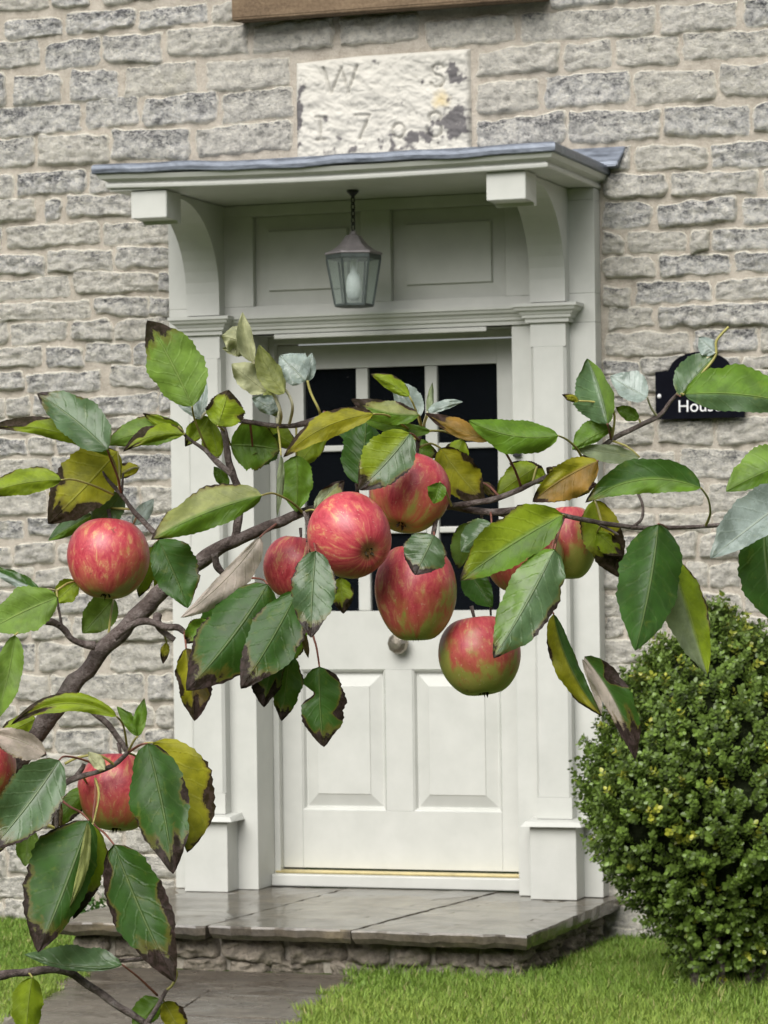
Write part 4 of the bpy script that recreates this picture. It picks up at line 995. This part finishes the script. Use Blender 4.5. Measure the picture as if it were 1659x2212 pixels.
# right side
lf((1312, 916), (1268, 774), -6, 52, 22, 'S', (.0, 0, 0), -.03, .9, .5, kind2='L', att=(1330, 946)); lf((1398, 858), (1318, 812), 2, 22, 34, 'W', dz=-.02, k=1.1, fold=.2, kind2='W', pet=[(1406, 880), (1420, 900)])
lf((1250, 866), (1214, 852), 0, 8, 8, 'Yb', (.3, .3, .3), -.02, att=(1320, 951), pet=[(1290, 870), (1326, 890), (1322, 948)])
lf((1470, 856), (1552, 762), 4, 38, 14, 'S', dz=-.03, k=.6, fold=.4, kind2='L'); lf((1546, 762), (1510, 728), 0, 20, 16, 'W', dz=-.02, k=1, att=(1462, 852))
stalk([(1462, 852), (1510, 812), (1545, 770), (1548, 736), (1574, 706)], 3, PET, -.02)
lf((1478, 852), (1735, 880), 14, 52, 34, 'G', dz=-.05, k=.5, fold=.25, kind2='S'); lf((1322, 924), (1236, 972), -4, 14, 30, 'G', dz=-.01, k=.4, att=(1320, 951))
lf((1382, 988), (1236, 968), -2, 20, 16, 'U', dz=-.01, k=.7, att=(1320, 951)); lf((1514, 1054), (1264, 1086), -34, 26, 40, 'G', (0, 0, .05), -.07, .6, .25, kind2='D', pet=[(1530, 1078), (1534, 1110), (1524, 1136)])
lf((1292, 996), (1150, 1084), -8, 44, 26, 'O', (.12, .08, .15), -.05, .3, .2, kind2='Yb', att=(1240, 1002), wob=2.2); lf((1160, 1008), (1072, 1070), -2, 22, 28, 'Y', (0, .1, 0), .01, .3, att=(1150, 1045))
lf((1284, 1080), (1338, 1248), 0, 32, 44, 'Yb', (.7, .1, .4), .08, .2, .1, att=(1300, 1130), kind2='Y'); lf((1422, 1132), (1372, 1406), 6, 56, 62, 'D', dz=-.06, k=.5, fold=.3, tipdz=-.03, att=(1430, 1140))
lf((1452, 1206), (1528, 1458), 2, 34, 44, 'Y', (.12, 0, 0), -.02, .3, .25, kind2='U', att=(1440, 1140), pet=[(1448, 1170), (1440, 1142)])
lf((1730, 992), (1568, 1062), -6, 26, 48, 'G', dz=-.04, k=.6, kind2='L', att=(1740, 1090)); lf((1720, 1062), (1534, 1206), 0, 30, 56, 'W', dz=-.07, k=.95, fold=.3, att=(1640, 1122))
lf((1650, 1132), (1682, 1350), -8, 66, 54, 'D', dz=-.03, k=.5, att=(1640, 1122)); lf((1216, 1112), (994, 1254), -6, 40, 56, 'G', (.0, .05, .05), -.12, .5, .2, kind2='Y', att=(1220, 1114))
lf((1198, 1186), (1066, 1422), 4, 54, 48, 'S', (.16, .0, .08), -.14, .6, .2, kind2='G', att=(1220, 1114)); lf((1062, 1130), (996, 1192), 0, 26, 30, 'S', dz=-.03, k=.6, att=(1060, 1106))
lf((1008, 1228), (1064, 1312), 0, 22, 30, 'D', dz=-.01, att=(1046, 1180)); lf((1196, 1326), (1302, 1548), -16, 18, 30, 'D', (.05, .25, .1), -.08, .3, .4, kind2='Yb', att=(1220, 1114), pet=[(1185, 1300), (1190, 1200), (1210, 1120)])
lf((1262, 1418), (1372, 1642), 18, 34, 22, 'D', (.55, .05, .4), -.09, .3, .3, free=True, att=(1220, 1114), kind2='P'); lf((1258, 1424), (1300, 1545), 4, 10, 8, 'P', dz=-.095, k=.3, free=True, att=(1220, 1114))
# more leaves deep in the clusters
for a_ in ([(520, 1262), (430, 1400), 4, 44, 40, 'D', (.1, .1, .2), -.03], [(560, 1330), (470, 1470), 0, 40, 44, 'D', (.2, .1, .3), -.05], [(640, 1330), (596, 1450), 0, 36, 30, 'G', (.1, .1, .1), -.03],
           [(700, 930), (640, 1010), 0, 22, 26, 'Y', (.1, .3, .1), .03], [(720, 900), (800, 960), 0, 26, 22, 'D', (.0, .1, .1), .04], [(870, 950), (950, 985), 0, 18, 24, 'G', (.2, .1, .2), .03], [(1000, 950), (960, 1040), 0, 24, 24, 'Y', (.2, .2, .2), .05],
           [(1180, 1040), (1100, 1000), 0, 18, 22, 'Y', (.1, .3, .2), .03], [(1240, 1050), (1180, 1010), 0, 24, 20, 'Yb', (.2, .2, .2), .02], [(1200, 1060), (1290, 1045), 0, 18, 20, 'O', (.2, .3, .3), .03],
           [(560, 920), (520, 990), 0, 26, 24, 'G', (.1, .1, .2), .03], [(580, 925), (640, 965), 0, 20, 22, 'Y', (.1, .3, .2), .04], [(450, 900), (400, 965), 0, 16, 20, 'Y', (.1, .3, .2), .03], [(300, 1010), (230, 1030), 0, 14, 18, 'Yb', (.3, .3, .3), .04],
           [(215, 1030), (160, 985), 0, 22, 24, 'L', (.0, .2, .2), .04], [(330, 1180), (300, 1290), 0, 22, 20, 'Y', (.1, .1, .1), .06], [(1010, 1130), (990, 1230), 0, 20, 24, 'L', (.1, .1, .1), .05], [(1290, 1150), (1345, 1200), 0, 18, 22, 'Y', (.5, .2, .3), .07],
           [(190, 1700), (110, 1790), 0, 22, 22, 'G', (.2, .1, .2), .04], [(300, 1640), (350, 1720), 0, 24, 22, 'L', (.1, .1, .1), .02], [(1380, 905), (1330, 880), 0, 14, 16, 'G', (0, 0, .1), .02], [(450, 1340), (400, 1390), 0, 20, 22, 'G', (.1, .2, .2), -.03]):
    lf(*a_)
# left edge
lf((124, 1290), (-26, 1362), -4, 40, 42, 'L', dz=-.03, k=.6, att=(122, 1276)); lf((86, 1276), (-30, 1222), 2, 12, 18, 'W', (0, 0, 0), -.02, .9, kind2='D', att=(122, 1276)); lf((32, 1372), (-14, 1562), 6, 26, 26, 'L', dz=-.05, k=.2, att=(98, 1343))
lf((166, 1256), (116, 1302), 0, 22, 22, 'Y', dz=.03, k=.3, att=(122, 1276)); lf((246, 1292), (178, 1368), 0, 32, 30, 'L', dz=.06, k=.3, att=(232, 1392)); lf((360, 1388), (352, 1434), 0, 9, 10, 'Yb', (.1, .1, .5), .05, att=(352, 1366))
lf((342, 1180), (336, 1294), 4, 34, 12, 'Y', dz=.05, k=.3, att=(392, 1218))
lf((252, 1548), (24, 1566), -38, 18, 20, 'Y', (.0, .16, .32), -.05, .4, .3, pet=[(266, 1566), (274, 1610)], att=(276, 1626)); lf((78, 1552), (-6, 1592), 0, 26, 20, 'Y', (0, .3, .2), .02, .4, att=(100, 1560))
lf((298, 1590), (312, 1508), 0, 16, 12, 'G', dz=-.02, k=.3, att=(276, 1626)); lf((298, 1590), (252, 1526), 0, 10, 18, 'G', dz=-.01, att=(276, 1626))
lf((98, 1628), (-26, 1582), -8, 34, 20, 'P', (.1, .0, .0), -.03, .6, .5, att=(84, 1612)); lf((128, 1642), (-20, 1836), 4, 52, 56, 'S', (.18, .05, .2), -.06, .6, .2, att=(176, 1662), pet=[(140, 1634), (176, 1640), (230, 1660)])
lf((318, 1606), (374, 1888), 6, 52, 56, 'D', (.24, .05, .25), -.10, .5, .25, att=(276, 1626)); lf((330, 1604), (404, 1842), 26, 66, 30, 'Yb', (.30, .0, .05), -.05, .35, .15, att=(276, 1626), kind2='Y')
lf((192, 1772), (82, 2058), 4, 42, 82, 'D', (.0, .18, .2), -.08, .55, .2, att=(214, 1666), pet=[(176, 1756), (150, 1742), (130, 1726)]); lf((200, 1782), (158, 1986), -6, 46, 12, 'Y', (.15, .0, .3), -.06, .3, .3, att=(214, 1666), pet=[(206, 1760), (214, 1716), (206, 1682)], kind2='P')
lf((188, 1776), (150, 1960), 6, 16, 6, 'C2', dz=-.095, k=.2, free=True, att=(214, 1666))
lf((246, 1824), (378, 2122), -6, 58, 52, 'D', (.42, .35, .30), -.08, .5, .2, att=(214, 1666), pet=[(226, 1800), (202, 1776), (206, 1720), (206, 1684)])
lf((264, 2084), (52, 2062), 14, 10, 40, 'S', dz=-.03, k=.8, att=(340, 2172), pet=[(300, 2112), (340, 2150)]); lf((70, 2112), (58, 2246), -4, 28, 32, 'Y', dz=-.01, k=.2, att=(60, 2100))
lf((346, 2158), (286, 2220), 2, 20, 30, 'G', dz=.01, att=(350, 2156)); lf((354, 2164), (396, 2240), 0, 26, 20, 'Yb', (.4, .05, .2), .01, att=(350, 2156)); stalk([(358, 2140), (372, 2128), (382, 2104), (376, 2090)], 3, PET, -.0)
lf((62, 1786), (54, 1872), 0, 22, 22, 'L', dz=.05, att=(122, 1790)); lf((226, 1662), (190, 1624), 0, 14, 14, 'C', dz=-.02, att=(214, 1666)); stalk([(250, 1655), (215, 1632), (170, 1636), (140, 1650)], 3, PET, -.01)
lf((20, 1760), (-14, 1850), 0, 20, 18, 'G', (.2, 0, .3), .03, att=(122, 1790)); lf((120, 1700), (132, 1790), 0, 9, 9, 'B', dz=.02, att=(124, 1730))

# ------------------------------------------------------------------ apples
def apple(cx, cy, R, Z, axis, red, sun, label, h=.96, stalk_to=None, seed=1):
    """axis: world direction from blossom end to stalk (camera right, up, towards camera)"""
    ax = (Rv*axis[0]+Uv*axis[1]-Fv*axis[2]).normalized(); r = R*pxm(Z); c = at(cx, cy, Z)
    prof = []
    n = 26
    for i in range(n+1):
        a = math.pi*i/n                          # 0 = stalk end
        rr = math.sin(a)*(1+.07*math.cos(a)); zz = math.cos(a)*h
        dip = math.exp(-(math.sin(a)/.30)**2); zz -= (dip*.26 if a < math.pi/2 else -dip*.17)
        prof.append((max(rr, .0015)*r, zz*r*1.06))
    V, F = lathe(prof, 36); W = []
    for v in V:
        a = math.atan2(v.y, v.x); low = max(0, -v.z/r); k = 1+.022*math.cos(5*a+seed)*low+.02*math.cos(2*a+seed*2)+.018*fbm((v.x*28+seed, v.y*28, v.z*28), 2)
        W.append(Vector((v.x*k, v.y*k, v.z)))
    rot = ax.to_track_quat('Z', 'Y').to_matrix()
    o = empty('apple', c); tag(o, label, 'apple', 'apples on the bough')
    sl_ = rot.transposed() @ (Rv*sun[0]+Uv*sun[1]-Fv*sun[2]); sl_ = tuple((sl_.normalized()*(.037/r))[k] for k in range(3))
    me = bpy.data.meshes.new('fruit'); me.from_pydata([tuple(v) for v in W], [], F); me.update(); me.polygons.foreach_set('use_smooth', [True]*len(me.polygons))
    me.materials.append(mat_apple('apple_skin', red, sl_, seed)); f = bpy.data.objects.new('fruit', me); COL.objects.link(f); f.parent = o; f.rotation_euler = rot.to_euler()
    # calyx: dried sepals in the eye
    V, F = [], []; zb = -.80*r*1.06*h
    for k in range(5):
        a = 2*math.pi*k/5+seed; d = Vector((math.cos(a), math.sin(a), 0)); s = Vector((-d.y, d.x, 0)); b = len(V)
        V += [d*r*.03+s*r*.05+Vector((0, 0, zb+.03*r)), d*r*.03-s*r*.05+Vector((0, 0, zb+.03*r)), d*r*.13+Vector((0, 0, zb-.10*r)), d*r*.10+s*r*.02+Vector((0, 0, zb-.20*r*(1 if k % 2 else .6)))]
        F += [(b, b+1, b+2), (b, b+2, b+3)]
    q = pydata('calyx', V, F, CALYX); q.parent = o; q.rotation_euler = rot.to_euler()
    sv, sf = tube_data([Vector((0, 0, .66*r)), Vector((.02*r, 0, .95*r)), Vector((.08*r, .03*r, 1.2*r))], [.05*r, .04*r, .055*r], 6)
    q = pydata('stalk', sv, sf, BARK, None, True); q.parent = o; q.rotation_euler = rot.to_euler()
CALYX = mat_simple('dried_calyx', (.045, .035, .02), .9, .2)
apple(234, 1207, 91, 2.86, (.05, .95, -.22), .80, (-.45, .85, .1), 'red apple with yellow streaks, highest of those on the left by the wall', seed=1.3)
apple(757, 1158, 92, 2.74, (-.50, .42, -.80), 1.05, (-.3, .8, .6), 'bright pink-red apple facing its blossom end to the viewer at the centre', seed=2.1, h=.98)
apple(884, 1066, 88, 2.83, (.22, .86, -.42), .60, (-.1, .95, .2), 'pink apple highest in the middle with a small leaf across it', seed=3.4)
apple(898, 1280, 89, 2.80, (-.02, .99, -.10), .50, (-.5, .7, .35), 'red and green streaked apple with a curled leaf on its top', seed=4.2, h=1.2)
apple(1036, 1417, 91, 2.82, (-.12, .97, -.16), .10, (.1, .75, .45), 'green apple flushed with red streaks hanging lowest in the middle', seed=5.7)
apple(640, 1226, 72, 2.90, (.15, .95, -.1), .75, (-.5, .6, .5), 'red apple half hidden behind a grey-green leaf left of the centre apple', seed=6.1)
apple(1230, 1172, 62, 2.96, (.0, .97, -.1), .22, (-.2, .95, .2), 'pink-topped green apple behind the twig, right of the leafy cluster', seed=7.6, h=1.3)
apple(1132, 1204, 84, 2.93, (.1, .95, -.1), .50, (-.6, .75, .2), 'pink apple mostly covered by two large green leaves', seed=8.3)
apple(256, 1711, 89, 2.84, (.05, .96, -.2), .62, (.1, .9, .3), 'red apple lower left behind a dark twig and two hanging leaves', seed=9.9)
apple(-42, 1662, 78, 2.80, (.0, .97, -.1), .35, (-.2, .7, .6), 'orange-red apple cut off by the left edge of the picture', seed=10.4)
